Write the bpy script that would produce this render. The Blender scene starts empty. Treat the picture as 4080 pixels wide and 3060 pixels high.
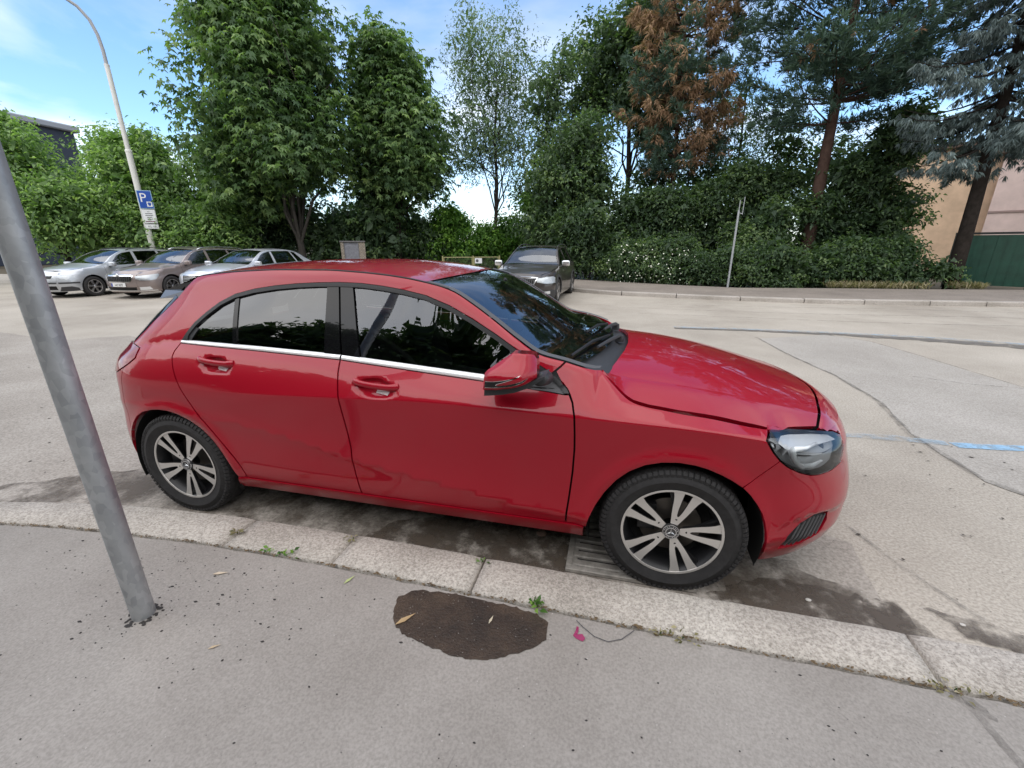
import bpy, bmesh, math, random
import numpy as np
from mathutils import Vector, Matrix
from mathutils.geometry import delaunay_2d_cdt
random.seed(7); RNG = np.random.default_rng(7)
scene = bpy.context.scene
COL = scene.collection
R = math.radians

# ------------------------------------------------------------------ camera
cd = bpy.data.cameras.new('camera'); cam = bpy.data.objects.new('camera', cd); COL.objects.link(cam)
cd.sensor_width = 36.0; cd.lens = 15.0; cd.clip_start = 0.05; cd.clip_end = 3000
_r = Vector((0.97191, 0.23534, -0.00418)); _u = Vector((-0.06899, 0.30181, 0.95087)); _f = Vector((-0.22503, 0.92387, -0.30957))
cam.matrix_world = Matrix(((_r.x, _u.x, -_f.x, -0.3058), (_r.y, _u.y, -_f.y, -2.5834), (_r.z, _u.z, -_f.z, 1.5237), (0, 0, 0, 1)))
scene.camera = cam

# ------------------------------------------------------------------ sky, sun, exposure
SUN_EL, SUN_AZ = R(58), R(186)      # azimuth: clockwise from +Y
world = bpy.data.worlds.new('World'); scene.world = world; world.use_nodes = True
wn = world.node_tree; wn.nodes.clear()
def N(nt, kind, **kw):
    n = nt.nodes.new(kind)
    for k, v in kw.items():
        if k in n.inputs.keys(): n.inputs[k].default_value = v
        else: setattr(n, k, v)
    return n
wo = N(wn, 'ShaderNodeOutputWorld'); bg = N(wn, 'ShaderNodeBackground'); bg.inputs['Strength'].default_value = 0.14
sky = N(wn, 'ShaderNodeTexSky'); sky.sky_type = 'NISHITA'; sky.sun_disc = False
sky.sun_elevation = SUN_EL; sky.sun_rotation = SUN_AZ; sky.air_density = 1.0; sky.dust_density = 0.4; sky.ozone_density = 2.0
tc = N(wn, 'ShaderNodeTexCoord'); sep = N(wn, 'ShaderNodeSeparateXYZ'); wn.links.new(tc.outputs['Generated'], sep.inputs[0])
zc_ = N(wn, 'ShaderNodeMath', operation='MAXIMUM'); wn.links.new(sep.outputs['Z'], zc_.inputs[0]); zc_.inputs[1].default_value = 0.0
za = N(wn, 'ShaderNodeMath', operation='ADD'); wn.links.new(zc_.outputs[0], za.inputs[0]); za.inputs[1].default_value = 0.22
dx = N(wn, 'ShaderNodeMath', operation='DIVIDE'); wn.links.new(sep.outputs['X'], dx.inputs[0]); wn.links.new(za.outputs[0], dx.inputs[1])
dy = N(wn, 'ShaderNodeMath', operation='DIVIDE'); wn.links.new(sep.outputs['Y'], dy.inputs[0]); wn.links.new(za.outputs[0], dy.inputs[1])
cmb = N(wn, 'ShaderNodeCombineXYZ'); wn.links.new(dx.outputs[0], cmb.inputs[0]); wn.links.new(dy.outputs[0], cmb.inputs[1])
cmb.inputs[2].default_value = 3.7
nz = N(wn, 'ShaderNodeTexNoise'); nz.inputs['Scale'].default_value = 0.75; nz.inputs['Detail'].default_value = 9; nz.inputs['Roughness'].default_value = 0.52
nz.inputs['Distortion'].default_value = 0.5
wn.links.new(cmb.outputs[0], nz.inputs['Vector'])
cr = N(wn, 'ShaderNodeValToRGB'); cr.color_ramp.elements[0].position = 0.33; cr.color_ramp.elements[1].position = 0.62
cov = N(wn, 'ShaderNodeMath', operation='MULTIPLY_ADD'); wn.links.new(sep.outputs['Y'], cov.inputs[0]); cov.inputs[1].default_value = -.16
cz = N(wn, 'ShaderNodeMapRange'); wn.links.new(sep.outputs['Z'], cz.inputs['Value']); cz.inputs['From Min'].default_value = .45; cz.inputs['From Max'].default_value = .85; cz.inputs['To Max'].default_value = .07
cs = N(wn, 'ShaderNodeMath', operation='ADD'); wn.links.new(nz.outputs['Fac'], cs.inputs[0]); wn.links.new(cz.outputs[0], cs.inputs[1]); wn.links.new(cs.outputs[0], cov.inputs[2])   # thicker cloud behind us
wn.links.new(cov.outputs[0], cr.inputs[0])
# haze towards the horizon: pale cloud bank low in the sky all the way round
hz = N(wn, 'ShaderNodeMapRange'); wn.links.new(sep.outputs['Z'], hz.inputs['Value']); hz.inputs['From Min'].default_value = 0.20; hz.inputs['From Max'].default_value = 0.02
hz.inputs['To Min'].default_value = 0.0; hz.inputs['To Max'].default_value = 0.6
mx = N(wn, 'ShaderNodeMath', operation='MAXIMUM'); wn.links.new(cr.outputs[0], mx.inputs[0]); wn.links.new(hz.outputs[0], mx.inputs[1])
nz2 = N(wn, 'ShaderNodeTexNoise'); nz2.inputs['Scale'].default_value = 2.0; nz2.inputs['Detail'].default_value = 6; wn.links.new(cmb.outputs[0], nz2.inputs['Vector'])
cc = N(wn, 'ShaderNodeValToRGB'); cc.color_ramp.elements[0].position = 0.36; cc.color_ramp.elements[1].position = 0.62
cc.color_ramp.elements[0].color = (0.44, 0.47, 0.52, 1); cc.color_ramp.elements[1].color = (1, 1, 1, 1)
wn.links.new(nz2.outputs['Fac'], cc.inputs[0])
cm = N(wn, 'ShaderNodeMixRGB', blend_type='MULTIPLY'); cm.inputs[0].default_value = 1; wn.links.new(cc.outputs[0], cm.inputs[1]); cm.inputs[2].default_value = (6.9, 6.75, 6.6, 1)
sk = N(wn, 'ShaderNodeMixRGB', blend_type='MULTIPLY'); sk.inputs[0].default_value = 1; wn.links.new(sky.outputs[0], sk.inputs[1]); sk.inputs[2].default_value = (.80, .95, 1.04, 1)
mixw = N(wn, 'ShaderNodeMixRGB'); wn.links.new(mx.outputs[0], mixw.inputs[0]); wn.links.new(sk.outputs[0], mixw.inputs[1]); wn.links.new(cm.outputs[0], mixw.inputs[2])
wn.links.new(mixw.outputs[0], bg.inputs['Color']); wn.links.new(bg.outputs[0], wo.inputs['Surface'])

sl = bpy.data.lights.new('sun', 'SUN'); sl.energy = 1.5; sl.angle = R(115); sl.color = (1.0, 0.96, 0.90)
so = bpy.data.objects.new('sun', sl); COL.objects.link(so)
sd = Vector((math.sin(SUN_AZ) * math.cos(SUN_EL), math.cos(SUN_AZ) * math.cos(SUN_EL), math.sin(SUN_EL)))
so.rotation_euler = sd.to_track_quat('Z', 'Y').to_euler()
scene.view_settings.view_transform = 'Standard'; scene.view_settings.look = 'None'
scene.view_settings.exposure = 0.95; scene.view_settings.gamma = 1.0
scene.cycles.max_bounces = 8; scene.cycles.transparent_max_bounces = 16; scene.cycles.use_denoising = True

# ------------------------------------------------------------------ helpers
def tag(o, label=None, cat=None, group=None, kind=None):
    if label: o['label'] = label
    if cat: o['category'] = cat
    if group: o['group'] = group
    if kind: o['kind'] = kind
    return o
def empty(name, loc=(0, 0, 0), rz=0.0):
    o = bpy.data.objects.new(name, None); COL.objects.link(o); o.location = loc; o.rotation_euler = (0, 0, rz); o.empty_display_size = .2
    return o
def link(name, me, mat=None, parent=None):
    if mat is not None and not me.materials: me.materials.append(mat)
    o = bpy.data.objects.new(name, me); COL.objects.link(o)
    if parent is not None: o.parent = parent
    return o
def mesh(name, V, F, mat=None, parent=None, smooth=False, normals=None):
    me = bpy.data.meshes.new(name); V = np.asarray(V, float)
    me.from_pydata(V.tolist(), [], [tuple(int(i) for i in f) for f in F]); me.update()
    if smooth: me.polygons.foreach_set('use_smooth', np.ones(len(me.polygons), bool))
    if normals is not None: me.normals_split_custom_set_from_vertices(np.asarray(normals, float).tolist())
    return link(name, me, mat, parent)
class MB:
    """collects pieces of ONE part"""
    def __init__(s): s.V = []; s.F = []
    def add(s, V, F):
        n = len(s.V); s.V += [tuple(v) for v in V]; s.F += [tuple(i + n for i in f) for f in F]; return s
    def box(s, c, sz, rz=0.0, bev=0.0):
        x, y, z = [q / 2 for q in sz]; P = []
        b = min(bev, x * .9, y * .9, z * .9)
        if b > 0:
            bm = bmesh.new(); bmesh.ops.create_cube(bm, size=1.0)
            for v in bm.verts: v.co = Vector((v.co.x * sz[0], v.co.y * sz[1], v.co.z * sz[2]))
            bmesh.ops.bevel(bm, geom=bm.edges[:], offset=b, segments=1, profile=.5, affect='EDGES')
            m = Matrix.Translation(c) @ Matrix.Rotation(rz, 4, 'Z'); bm.verts.index_update()
            s.add([m @ v.co for v in bm.verts], [[v.index for v in f.verts] for f in bm.faces]); bm.free(); return s
        ca, sa = math.cos(rz), math.sin(rz)
        for k in (-z, z):
            for i, j in ((-x, -y), (x, -y), (x, y), (-x, y)): P.append((c[0] + i * ca - j * sa, c[1] + i * sa + j * ca, c[2] + k))
        return s.add(P, [(3, 2, 1, 0), (4, 5, 6, 7), (0, 1, 5, 4), (1, 2, 6, 5), (2, 3, 7, 6), (3, 0, 4, 7)])
    def tube(s, pts, rad, n=8, cap=True, flat=None):
        pts = [Vector(q) for q in pts]; rad = [rad] * len(pts) if np.isscalar(rad) else list(rad); V = []; F = []
        up = None
        for i, q in enumerate(pts):
            t = (pts[min(i + 1, len(pts) - 1)] - pts[max(i - 1, 0)]).normalized()
            if up is None: up = t.orthogonal().normalized() if flat is None else Vector(flat)
            a = (up - t * up.dot(t)).normalized(); b = t.cross(a); up = a
            for k in range(n):
                an = 2 * math.pi * k / n; V.append(q + (a * math.cos(an) + b * math.sin(an)) * rad[i])
        for i in range(len(pts) - 1):
            for k in range(n): F.append((i * n + k, i * n + (k + 1) % n, (i + 1) * n + (k + 1) % n, (i + 1) * n + k))
        if cap: F.append(tuple(range(n - 1, -1, -1))); F.append(tuple((len(pts) - 1) * n + k for k in range(n)))
        return s.add(V, F)
    def lathe(s, prof, n=48, axis='Y', c=(0, 0, 0), close=False):
        """prof: list of (radius, along axis)"""
        V = []; F = []; m = len(prof)
        for k in range(n):
            an = 2 * math.pi * k / n; ca, sa = math.cos(an), math.sin(an)
            for r, h in prof:
                V.append((c[0] + r * ca, c[1] + h, c[2] + r * sa) if axis == 'Y' else (c[0] + r * ca, c[1] + r * sa, c[2] + h))
        for k in range(n):
            for j in range(m - 1 + (1 if close else 0)):
                a = k * m + j; b = k * m + (j + 1) % m; c2 = ((k + 1) % n) * m + (j + 1) % m; d = ((k + 1) % n) * m + j
                F.append((a, d, c2, b) if axis == 'Y' else (a, b, c2, d)[::-1])
        return s.add(V, F)
    def prism(s, poly, h0, h1, axis='Y'):
        """extrude a 2D polygon (x,z) along Y, or (x,y) along Z; triangulated caps"""
        n = len(poly); f3 = (lambda q, h: (q[0], h, q[1])) if axis == 'Y' else (lambda q, h: (q[0], q[1], h))
        V = [f3(q, h0) for q in poly] + [f3(q, h1) for q in poly]; T = tri2d(poly)
        F = [tuple(t) for t in T] + [tuple(i + n for i in t[::-1]) for t in T]
        F += [(i, (i + 1) % n, (i + 1) % n + n, i + n) for i in range(n)]
        return s.add(V, F)
    def build(s, name, mat=None, parent=None, smooth=False, angle=None):
        me = bpy.data.meshes.new(name); me.from_pydata(s.V, [], s.F); me.update()
        bm = bmesh.new(); bm.from_mesh(me); bmesh.ops.recalc_face_normals(bm, faces=bm.faces[:])
        if smooth:
            for f in bm.faces: f.smooth = True
            if angle:
                for e in bm.edges:
                    if len(e.link_faces) == 2 and e.calc_face_angle(0) > angle: e.smooth = False
        bm.to_mesh(me); bm.free()
        return link(name, me, mat, parent)
def tri2d(poly):
    n = len(poly)
    r = delaunay_2d_cdt([Vector(q) for q in poly], [(i, (i + 1) % n) for i in range(n)], [], 0, 1e-7)
    P = np.array([v[:] for v in r[0]]); out = []
    orig = [o[0] if o else -1 for o in r[3]]
    for f in r[2]:
        c = P[list(f)].mean(0)
        if inside(np.array([c]), np.array(poly))[0]:
            t = [orig[i] for i in f]
            if min(t) >= 0: out.append(t)
    return out
def inside(pts, poly):
    x, y = pts[:, 0], pts[:, 1]; r = np.zeros(len(pts), bool); n = len(poly); j = n - 1
    for i in range(n):
        xi, yi = poly[i]; xj, yj = poly[j]
        if yi != yj: r ^= ((yi > y) != (yj > y)) & (x < (xj - xi) * (y - yi) / (yj - yi) + xi)
        j = i
    return r
def resample(poly, step, closed=True):
    poly = np.asarray(poly, float); out = []; n = len(poly)
    for i in range(n if closed else n - 1):
        a, b = poly[i], poly[(i + 1) % n]; L = np.hypot(*(b - a)); k = max(1, int(math.ceil(L / step)))
        for t in range(k): out.append(a + (b - a) * t / k)
    if not closed: out.append(poly[-1])
    return np.array(out)
def area2(poly): x, y = np.asarray(poly).T; return .5 * np.sum(x * np.roll(y, -1) - y * np.roll(x, -1))
def offset_poly(poly, g):
    """move a closed CCW polygon inwards by g"""
    P = np.asarray(poly, float); a = np.roll(P, 1, 0); b = np.roll(P, -1, 0)
    def nrm(d): l = np.hypot(d[:, 0], d[:, 1])[:, None]; d = d / np.maximum(l, 1e-9); return np.c_[-d[:, 1], d[:, 0]]
    n1, n2 = nrm(P - a), nrm(b - P); m = n1 + n2; l = (m * n1).sum(1)[:, None]
    return P + g * m / np.maximum(l, .5)

# ------------------------------------------------------------------ materials
MATS = {}
def mat(name, col=(.5, .5, .5), rough=.5, metal=0.0, coat=0.0, spec=None, var=0.0, vscale=8.0, bump=0.0, bscale=60.0, coords='Object', col2=None, trans=0.0, emit=None, lo=.35, hi=.65, detail=6):
    if name in MATS: return MATS[name]
    m = bpy.data.materials.new(name); m.use_nodes = True; nt = m.node_tree; b = nt.nodes['Principled BSDF']
    b.inputs['Base Color'].default_value = (*col, 1); b.inputs['Roughness'].default_value = rough; b.inputs['Metallic'].default_value = metal
    b.inputs['Coat Weight'].default_value = coat * .85; b.inputs['Specular IOR Level'].default_value = .15 if coat else .5; b.inputs['Coat Roughness'].default_value = .015
    if spec is not None: b.inputs['Specular IOR Level'].default_value = spec
    if trans: b.inputs['Transmission Weight'].default_value = trans
    if var or col2 or bump:
        t = N(nt, 'ShaderNodeTexCoord')
    if var or col2:
        n = N(nt, 'ShaderNodeTexNoise'); n.inputs['Scale'].default_value = vscale; n.inputs['Detail'].default_value = detail; n.inputs['Roughness'].default_value = .62
        nt.links.new(t.outputs[coords], n.inputs['Vector'])
        r = N(nt, 'ShaderNodeValToRGB'); r.color_ramp.elements[0].position = lo; r.color_ramp.elements[1].position = hi
        c2 = col2 if col2 else tuple(c * (1 + var) for c in col); c1 = col if col2 else tuple(c * (1 - var) for c in col)
        r.color_ramp.elements[0].color = (*c1, 1); r.color_ramp.elements[1].color = (*c2, 1)
        nt.links.new(n.outputs['Fac'], r.inputs[0]); nt.links.new(r.outputs[0], b.inputs['Base Color'])
    if bump:
        n = N(nt, 'ShaderNodeTexNoise'); n.inputs['Scale'].default_value = bscale; n.inputs['Detail'].default_value = 5
        nt.links.new(t.outputs[coords], n.inputs['Vector'])
        bp = N(nt, 'ShaderNodeBump'); bp.inputs['Strength'].default_value = bump; bp.inputs['Distance'].default_value = .01
        nt.links.new(n.outputs['Fac'], bp.inputs['Height']); nt.links.new(bp.outputs[0], b.inputs['Normal'])
    MATS[name] = m; return m
def glass_mat(name, tint=(.05, .055, .06), ior=1.9, rough=0.0):
    if name in MATS: return MATS[name]
    m = bpy.data.materials.new(name); m.use_nodes = True; nt = m.node_tree; nt.nodes.clear()
    o = N(nt, 'ShaderNodeOutputMaterial'); mxs = N(nt, 'ShaderNodeMixShader'); fr = N(nt, 'ShaderNodeFresnel'); fr.inputs['IOR'].default_value = ior
    tr = N(nt, 'ShaderNodeBsdfTransparent'); tr.inputs['Color'].default_value = (*tint, 1); gl = N(nt, 'ShaderNodeBsdfGlossy'); gl.inputs['Roughness'].default_value = rough
    gl.inputs['Color'].default_value = (.95, .97, 1, 1)
    nt.links.new(fr.outputs[0], mxs.inputs[0]); nt.links.new(tr.outputs[0], mxs.inputs[1]); nt.links.new(gl.outputs[0], mxs.inputs[2]); nt.links.new(mxs.outputs[0], o.inputs['Surface'])
    MATS[name] = m; return m
M_RUB = mat('black_rubber', (.012, .012, .013), .45)
M_PLA = mat('dark_plastic', (.035, .036, .04), .5)
M_GPL = mat('grey_plastic', (.085, .085, .09), .55)
M_GLO = mat('gloss_black', (.006, .006, .007), .08, coat=.6)
M_CHR = mat('bright_trim', (.78, .78, .80), .12, metal=1.0)
M_SAT = mat('satin_trim', (.75, .76, .78), .28, metal=1.0)
M_TYR = mat('tyre_rubber', (.022, .021, .022), .72, var=.25, vscale=30, bump=.15, bscale=90)
M_DRK = mat('dark_void', (.006, .006, .006), .9)
M_INT = mat('interior_cloth', (.11, .11, .115), .85)
M_RIM = mat('machined_alloy', (.60, .575, .55), .30, metal=.45)
M_RDK = mat('dark_alloy', (.018, .018, .02), .4, metal=.3)
M_STL = mat('brake_steel', (.12, .11, .10), .45, metal=.9)
M_GLS = glass_mat('tinted_glass', (.05, .055, .06), 1.95)
M_GLF = glass_mat('front_side_glass', (.42, .45, .46), 1.9)
M_WSH = glass_mat('windscreen_glass', (.35, .40, .38), 2.5)
M_LNS = glass_mat('lamp_lens', (.92, .94, .95), 1.38)
M_SIL = mat('lamp_reflector', (.72, .73, .75), .25, metal=.35)
M_LGY = mat('lamp_housing', (.36, .37, .38), .35, metal=.1)
M_WHT = mat('lamp_white', (.75, .77, .78), .25, coat=.5)
M_PLT = mat('plate_white', (.72, .73, .74), .4)
M_INK = mat('plate_ink', (.02, .02, .025), .5)

# ------------------------------------------------------------------ shape of the red hatchback's side (half width as a function of x, z)
def pchip(xk,yk):
    o_=np.argsort(xk);xk=np.array(xk,float)[o_];yk=np.array(yk,float)[o_];h=np.diff(xk);dl=np.diff(yk)/h
    m=np.zeros(len(xk));m[0]=dl[0];m[-1]=dl[-1]
    for i in range(1,len(xk)-1):
        if dl[i-1]*dl[i]>0:
            w1=2*h[i]+h[i-1];w2=h[i]+2*h[i-1];m[i]=(w1+w2)/(w1/dl[i-1]+w2/dl[i])
    def f(x):
        x=np.clip(np.asarray(x,float),xk[0],xk[-1]);i=np.clip(np.searchsorted(xk,x)-1,0,len(h)-1)
        t=(x-xk[i])/h[i];t2=t*t;t3=t2*t
        return (2*t3-3*t2+1)*yk[i]+(t3-2*t2+t)*h[i]*m[i]+(-2*t3+3*t2)*yk[i+1]+(t3-t2)*h[i]*m[i+1]
    return f
def sm(a,b,x): t=np.clip((x-a)/(b-a),0,1);return t*t*(3-2*t)
def col(pts,i):
    return pchip([p[0] for p in pts],[p[i] for p in pts])
TOP=[(-3.40,.90,.74),(-3.3,.93,.73),(-3.2,.965,.72),(-3.1,1.035,.70),(-3.0,1.11,.665),(-2.8,1.265,.60),(-2.643,1.361,.565),(-2.539,1.377,.565),(-2.337,1.394,.57),(-2.05,1.406,.58),(-1.786,1.407,.585),(-1.619,1.40,.587),(-1.459,1.388,.59),(-1.302,1.369,.597),(-1.216,1.353,.60),(-1.144,1.338,.605),(-1.076,1.316,.61),(-.976,1.264,.63),(-.858,1.191,.655),(-.742,1.114,.68),(-.631,1.052,.70),(-.511,1.028,.713),(-.448,1.011,.715),(-.378,.992,.688),(-.354,.986,.66),(-.319,.958,.695),(-.276,.922,.725),(-.24,.895,.75),(-.205,.879,.768),(-.143,.867,.778),(-.072,.859,.78),(-.02,.852,.78),(.103,.84,.776),(.236,.818,.764),(.31,.806,.757),(.345,.80,.75),(.401,.788,.735),(.45,.783,.72),(.52,.775,.72),(.60,.765,.73),(.66,.757,.74),(.72,.76,.75),(.8,.77,.75)]
zr=col(TOP,1);dr=col(TOP,2)
zc=pchip([-3.4,-3,-2.32,-1.6,-1.1,-.45,0,.1,.31,.45,.6,.8],[.79,.79,.795,.82,.837,.822,.812,.807,.785,.728,.695,.67])
dc=pchip([-3.4,-2.7,-1.6,-.5,0,.35,.9],[.875,.885,.886,.882,.882,.872,.86])
zbelt=pchip([-3.4,-3.2,-3.0,-2.8,-2.57,-2.08,-1.6,-1.14,-.87,-.55],[.90,.94,.98,1.015,1.03,1.01,.992,.955,.935,.915])
dbelt=pchip([-3.4,-3.0,-2.57,-1.6,-.9,-.5],[.795,.79,.778,.782,.788,.795])
fade=lambda x: sm(-2.6,-1.7,x)
xs_f=lambda z: 0.0+.10*sm(.5,.72,z)
xn=pchip([.1,.2,.3,.40,.5,.6,.7,.74,.79,.83],[.76,.835,.88,.895,.89,.876,.845,.82,.78,.60])
xt=pchip([.1,.2,.3,.45,.6,.7,.8,.9,.95,1.03,1.11,1.27,1.36],[-3.32,-3.36,-3.395,-3.41,-3.385,-3.365,-3.35,-3.355,-3.31,-3.215,-3.13,-2.93,-2.80])
zsw=pchip([-2.7,-2.1,-1.5,-.9,-.5,.5],[.66,.60,.48,.385,.335,.33])
def S0(x,z):
    x,z=np.broadcast_arrays(np.asarray(x,float),np.asarray(z,float))
    ZR,DR,ZC,DC=zr(x),dr(x),zc(x),dc(x)
    w=sm(-.62,-.40,x)
    zb0,db0=zbelt(x),dbelt(x)
    h=ZR-ZC
    zb=(1-w)*zb0+w*(ZC+.50*h); 
    db=(1-w)*db0+w*(DC-(DC-DR)*.42)
    # blend rear, tail
    zb=np.minimum(zb,ZC+.75*h)
    zt=np.minimum(zb+ (ZR-zb)*.82, ZR-.02*(1-w))
    wr=sm(-2.7,-3.1,x)
    dt=(1-w)*(DR+.050)+w*(db+(DR-db)*.72)
    FD=fade(x)
    mb_lo=np.where(w>.99,-(DC-DR)/np.maximum(h,.03)*1.0,-.95*(1-w)-(w)*(DC-DR)/np.maximum(h,.03))
    mid=(dt-db)/np.maximum(zt-zb,.02)
    top=(DR-dt)/np.maximum(ZR-zt,.01)
    ZS=np.minimum(zsw(x),ZC-.12)
    zk=[np.full_like(x,.10),np.full_like(x,.20),np.full_like(x,.285),ZS,ZC,zb,zt,ZR]
    dk=[np.full_like(x,.76),np.full_like(x,.825),np.full_like(x,.866),np.full_like(x,.884),DC,db,dt,DR]
    mm=[None,.55+0*x,.22+0*x,0.18+0*x,.025-.08*(1-FD),mb_lo,mid,top*1.5]      # slope arriving
    mp=[.9+0*x,.55+0*x,.22+0*x,-.13+0*x,-.40*FD-.06*(1-FD),np.where(w>.5,mb_lo,-.33*(1-w)+mid*w),mid,None]
    out=np.full_like(x,np.nan)
    d0=dk[0]+mp[0]*(z-zk[0]); out=np.where(z<zk[0],d0,out)
    for k in range(len(zk)-1):
        hh=np.maximum(zk[k+1]-zk[k],1e-4);t=np.clip((z-zk[k])/hh,0,1);t2=t*t;t3=t2*t
        v=(2*t3-3*t2+1)*dk[k]+(t3-2*t2+t)*hh*mp[k]+(-2*t3+3*t2)*dk[k+1]+(t3-t2)*hh*mm[k+1]
        out=np.where((z>=zk[k])&(z<=zk[k+1]+1e-9),v,out)
    out=np.where(z>ZR,DR+np.maximum(top*1.5,-3)*(z-ZR),out)
    return out
def wrap(x,z):
    xs=xs_f(z);t=np.clip((x-xs)/(xn(z)-xs),0,1);n=3.5-.5*sm(.45,.65,z);m=2.3-.3*sm(.45,.65,z);f=np.maximum(1-t**n,1e-9)**(1/m)
    t=np.clip((x+2.6)/(xt(z)+2.6),0,1);t=np.where(x>-2.6,0,t);r=np.maximum(1-t**4.5,1e-9)**(1/2.6)
    return f*r
HANDLES=[(-1.40,.872,.128,.048,-.055),(-2.34,.925,.118,.043,-.06)]
def S(x,z,details=True):
    x=np.asarray(x,float);z=np.asarray(z,float)
    d=S0(x,z)*wrap(x,z)
    cl=np.interp(x,[.40,.486,.554,.647,.73,.9],[.385,.425,.447,.442,.425,.41]); d=d-.010*sm(0,.012,cl-z)*sm(.40,.50,x)
    if details:
        for x0 in (0,-2.699):
            r=np.hypot(x-x0,z-.30)
            d=d+.012*np.exp(-((r-.372)/.035)**2)*sm(.1,.3,z)
        for hx,hz,a,b,s in HANDLES:
            dx=(x-hx)/a;dz=(z-hz-s*(x-hx))/b
            q=np.sqrt(dx*dx+dz*dz);d=d-.032*(1-sm(.40,1.0,q))
    return d

def norm_offset(F, off, e=.003):
    """a point of the side, moved off metres along the surface normal"""
    def lift(q):
        x, z = q[:, 0], q[:, 1]; P = np.c_[x, -F(x, z), z]
        if off:
            n = np.c_[-(F(x + e, z) - F(x - e, z)) / (2 * e), -np.ones(len(x)), -(F(x, z + e) - F(x, z - e)) / (2 * e)]
            P = P + off * n / np.linalg.norm(n, axis=1)[:, None]
        return P
    return lift

# ------------------------------------------------------------------ ground materials
def rough_ground(name, dark, mid, light, rough, big, fine, bump, speck=None, coords='Object', mixf=.65):
    m = bpy.data.materials.new(name); m.use_nodes = True; nt = m.node_tree; b = nt.nodes['Principled BSDF']; b.inputs['Roughness'].default_value = rough; b.inputs['Specular IOR Level'].default_value = .3
    t = N(nt, 'ShaderNodeTexCoord'); n1 = N(nt, 'ShaderNodeTexNoise'); n1.inputs['Scale'].default_value = big; n1.inputs['Detail'].default_value = 8; n1.inputs['Roughness'].default_value = .65
    n2 = N(nt, 'ShaderNodeTexNoise'); n2.inputs['Scale'].default_value = fine; n2.inputs['Detail'].default_value = 3; n2.inputs['Roughness'].default_value = .7
    for n in (n1, n2): nt.links.new(t.outputs[coords], n.inputs['Vector'])
    r1 = N(nt, 'ShaderNodeValToRGB'); e = r1.color_ramp.elements; e[0].position = .33; e[0].color = (*dark, 1); e[1].position = .68; e[1].color = (*light, 1); k = e.new(.5); k.color = (*mid, 1)
    nt.links.new(n1.outputs['Fac'], r1.inputs[0])
    r2 = N(nt, 'ShaderNodeValToRGB'); r2.color_ramp.elements[0].position = .36; r2.color_ramp.elements[0].color = (.58, .56, .54, 1); r2.color_ramp.elements[1].position = .62; r2.color_ramp.elements[1].color = (1.18, 1.17, 1.16, 1)
    nt.links.new(n2.outputs['Fac'], r2.inputs[0]); mu = N(nt, 'ShaderNodeMixRGB', blend_type='MULTIPLY'); mu.inputs[0].default_value = mixf
    nt.links.new(r1.outputs[0], mu.inputs[1]); nt.links.new(r2.outputs[0], mu.inputs[2]); last = mu
    if speck:
        v = N(nt, 'ShaderNodeTexVoronoi'); v.inputs['Scale'].default_value = speck[0]; nt.links.new(t.outputs[coords], v.inputs['Vector'])
        rs = N(nt, 'ShaderNodeValToRGB'); rs.color_ramp.elements[0].position = speck[1]; rs.color_ramp.elements[0].color = (1, 1, 1, 1); rs.color_ramp.elements[1].position = speck[1] + .03; rs.color_ramp.elements[1].color = (0, 0, 0, 1)
        nt.links.new(v.outputs['Distance'], rs.inputs[0]); wn_ = N(nt, 'ShaderNodeTexWhiteNoise'); nt.links.new(v.outputs['Position'], wn_.inputs['Vector'])
        rr_ = N(nt, 'ShaderNodeValToRGB'); rr_.color_ramp.elements[0].position = .5; rr_.color_ramp.elements[0].color = (.03, .028, .026, 1); rr_.color_ramp.elements[1].position = .55; rr_.color_ramp.elements[1].color = (.5, .48, .45, 1)
        nt.links.new(wn_.outputs['Value'], rr_.inputs[0]); m2 = N(nt, 'ShaderNodeMixRGB'); ml = N(nt, 'ShaderNodeMath', operation='MULTIPLY'); ml.inputs[1].default_value = speck[2]; nt.links.new(rs.outputs[0], ml.inputs[0])
        nt.links.new(ml.outputs[0], m2.inputs[0]); nt.links.new(last.outputs[0], m2.inputs[1]); nt.links.new(rr_.outputs[0], m2.inputs[2]); last = m2
    nt.links.new(last.outputs[0], b.inputs['Base Color'])
    bp = N(nt, 'ShaderNodeBump'); bp.inputs['Strength'].default_value = bump; bp.inputs['Distance'].default_value = .006; nt.links.new(n2.outputs['Fac'], bp.inputs['Height']); nt.links.new(bp.outputs[0], b.inputs['Normal'])
    return m
M_ROAD = rough_ground('old_asphalt_road', (.31, .278, .24), (.40, .365, .318), (.475, .436, .385), .85, .35, 70, .3, (38, .10, .55))
M_ROADG = rough_ground('asphalt_patch', (.33, .308, .282), (.37, .348, .32), (.41, .385, .358), .85, .8, 80, .3, (40, .09, .4))
M_ROADD = rough_ground('asphalt_dark_patch', (.29, .262, .232), (.345, .315, .282), (.39, .36, .325), .85, .9, 60, .3, (40, .12, .5))
M_PAVE = rough_ground('pavement_asphalt', (.245, .226, .207), (.282, .262, .242), (.318, .297, .275), .85, 1.4, 110, .15, (30, .05, .5), mixf=.42)
M_PAVF = rough_ground('far_pavement', (.20, .175, .155), (.24, .21, .185), (.28, .245, .215), .9, .7, 40, .6)
M_GRAN = rough_ground('kerb_granite', (.34, .312, .28), (.44, .408, .37), (.50, .47, .43), .8, 1.6, 88, .6, (85, .22, .38), mixf=.85)
M_GRAF = rough_ground('far_kerb_granite', (.33, .305, .275), (.40, .37, .34), (.46, .43, .40), .8, 1.2, 60, .6)
M_SOIL = rough_ground('soil', (.06, .05, .035), (.09, .075, .05), (.12, .10, .07), .95, .4, 20, .8)
M_DIRT = rough_ground('joint_dirt', (.03, .024, .018), (.055, .042, .03), (.12, .085, .05), .95, 6, 90, 1)
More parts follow.
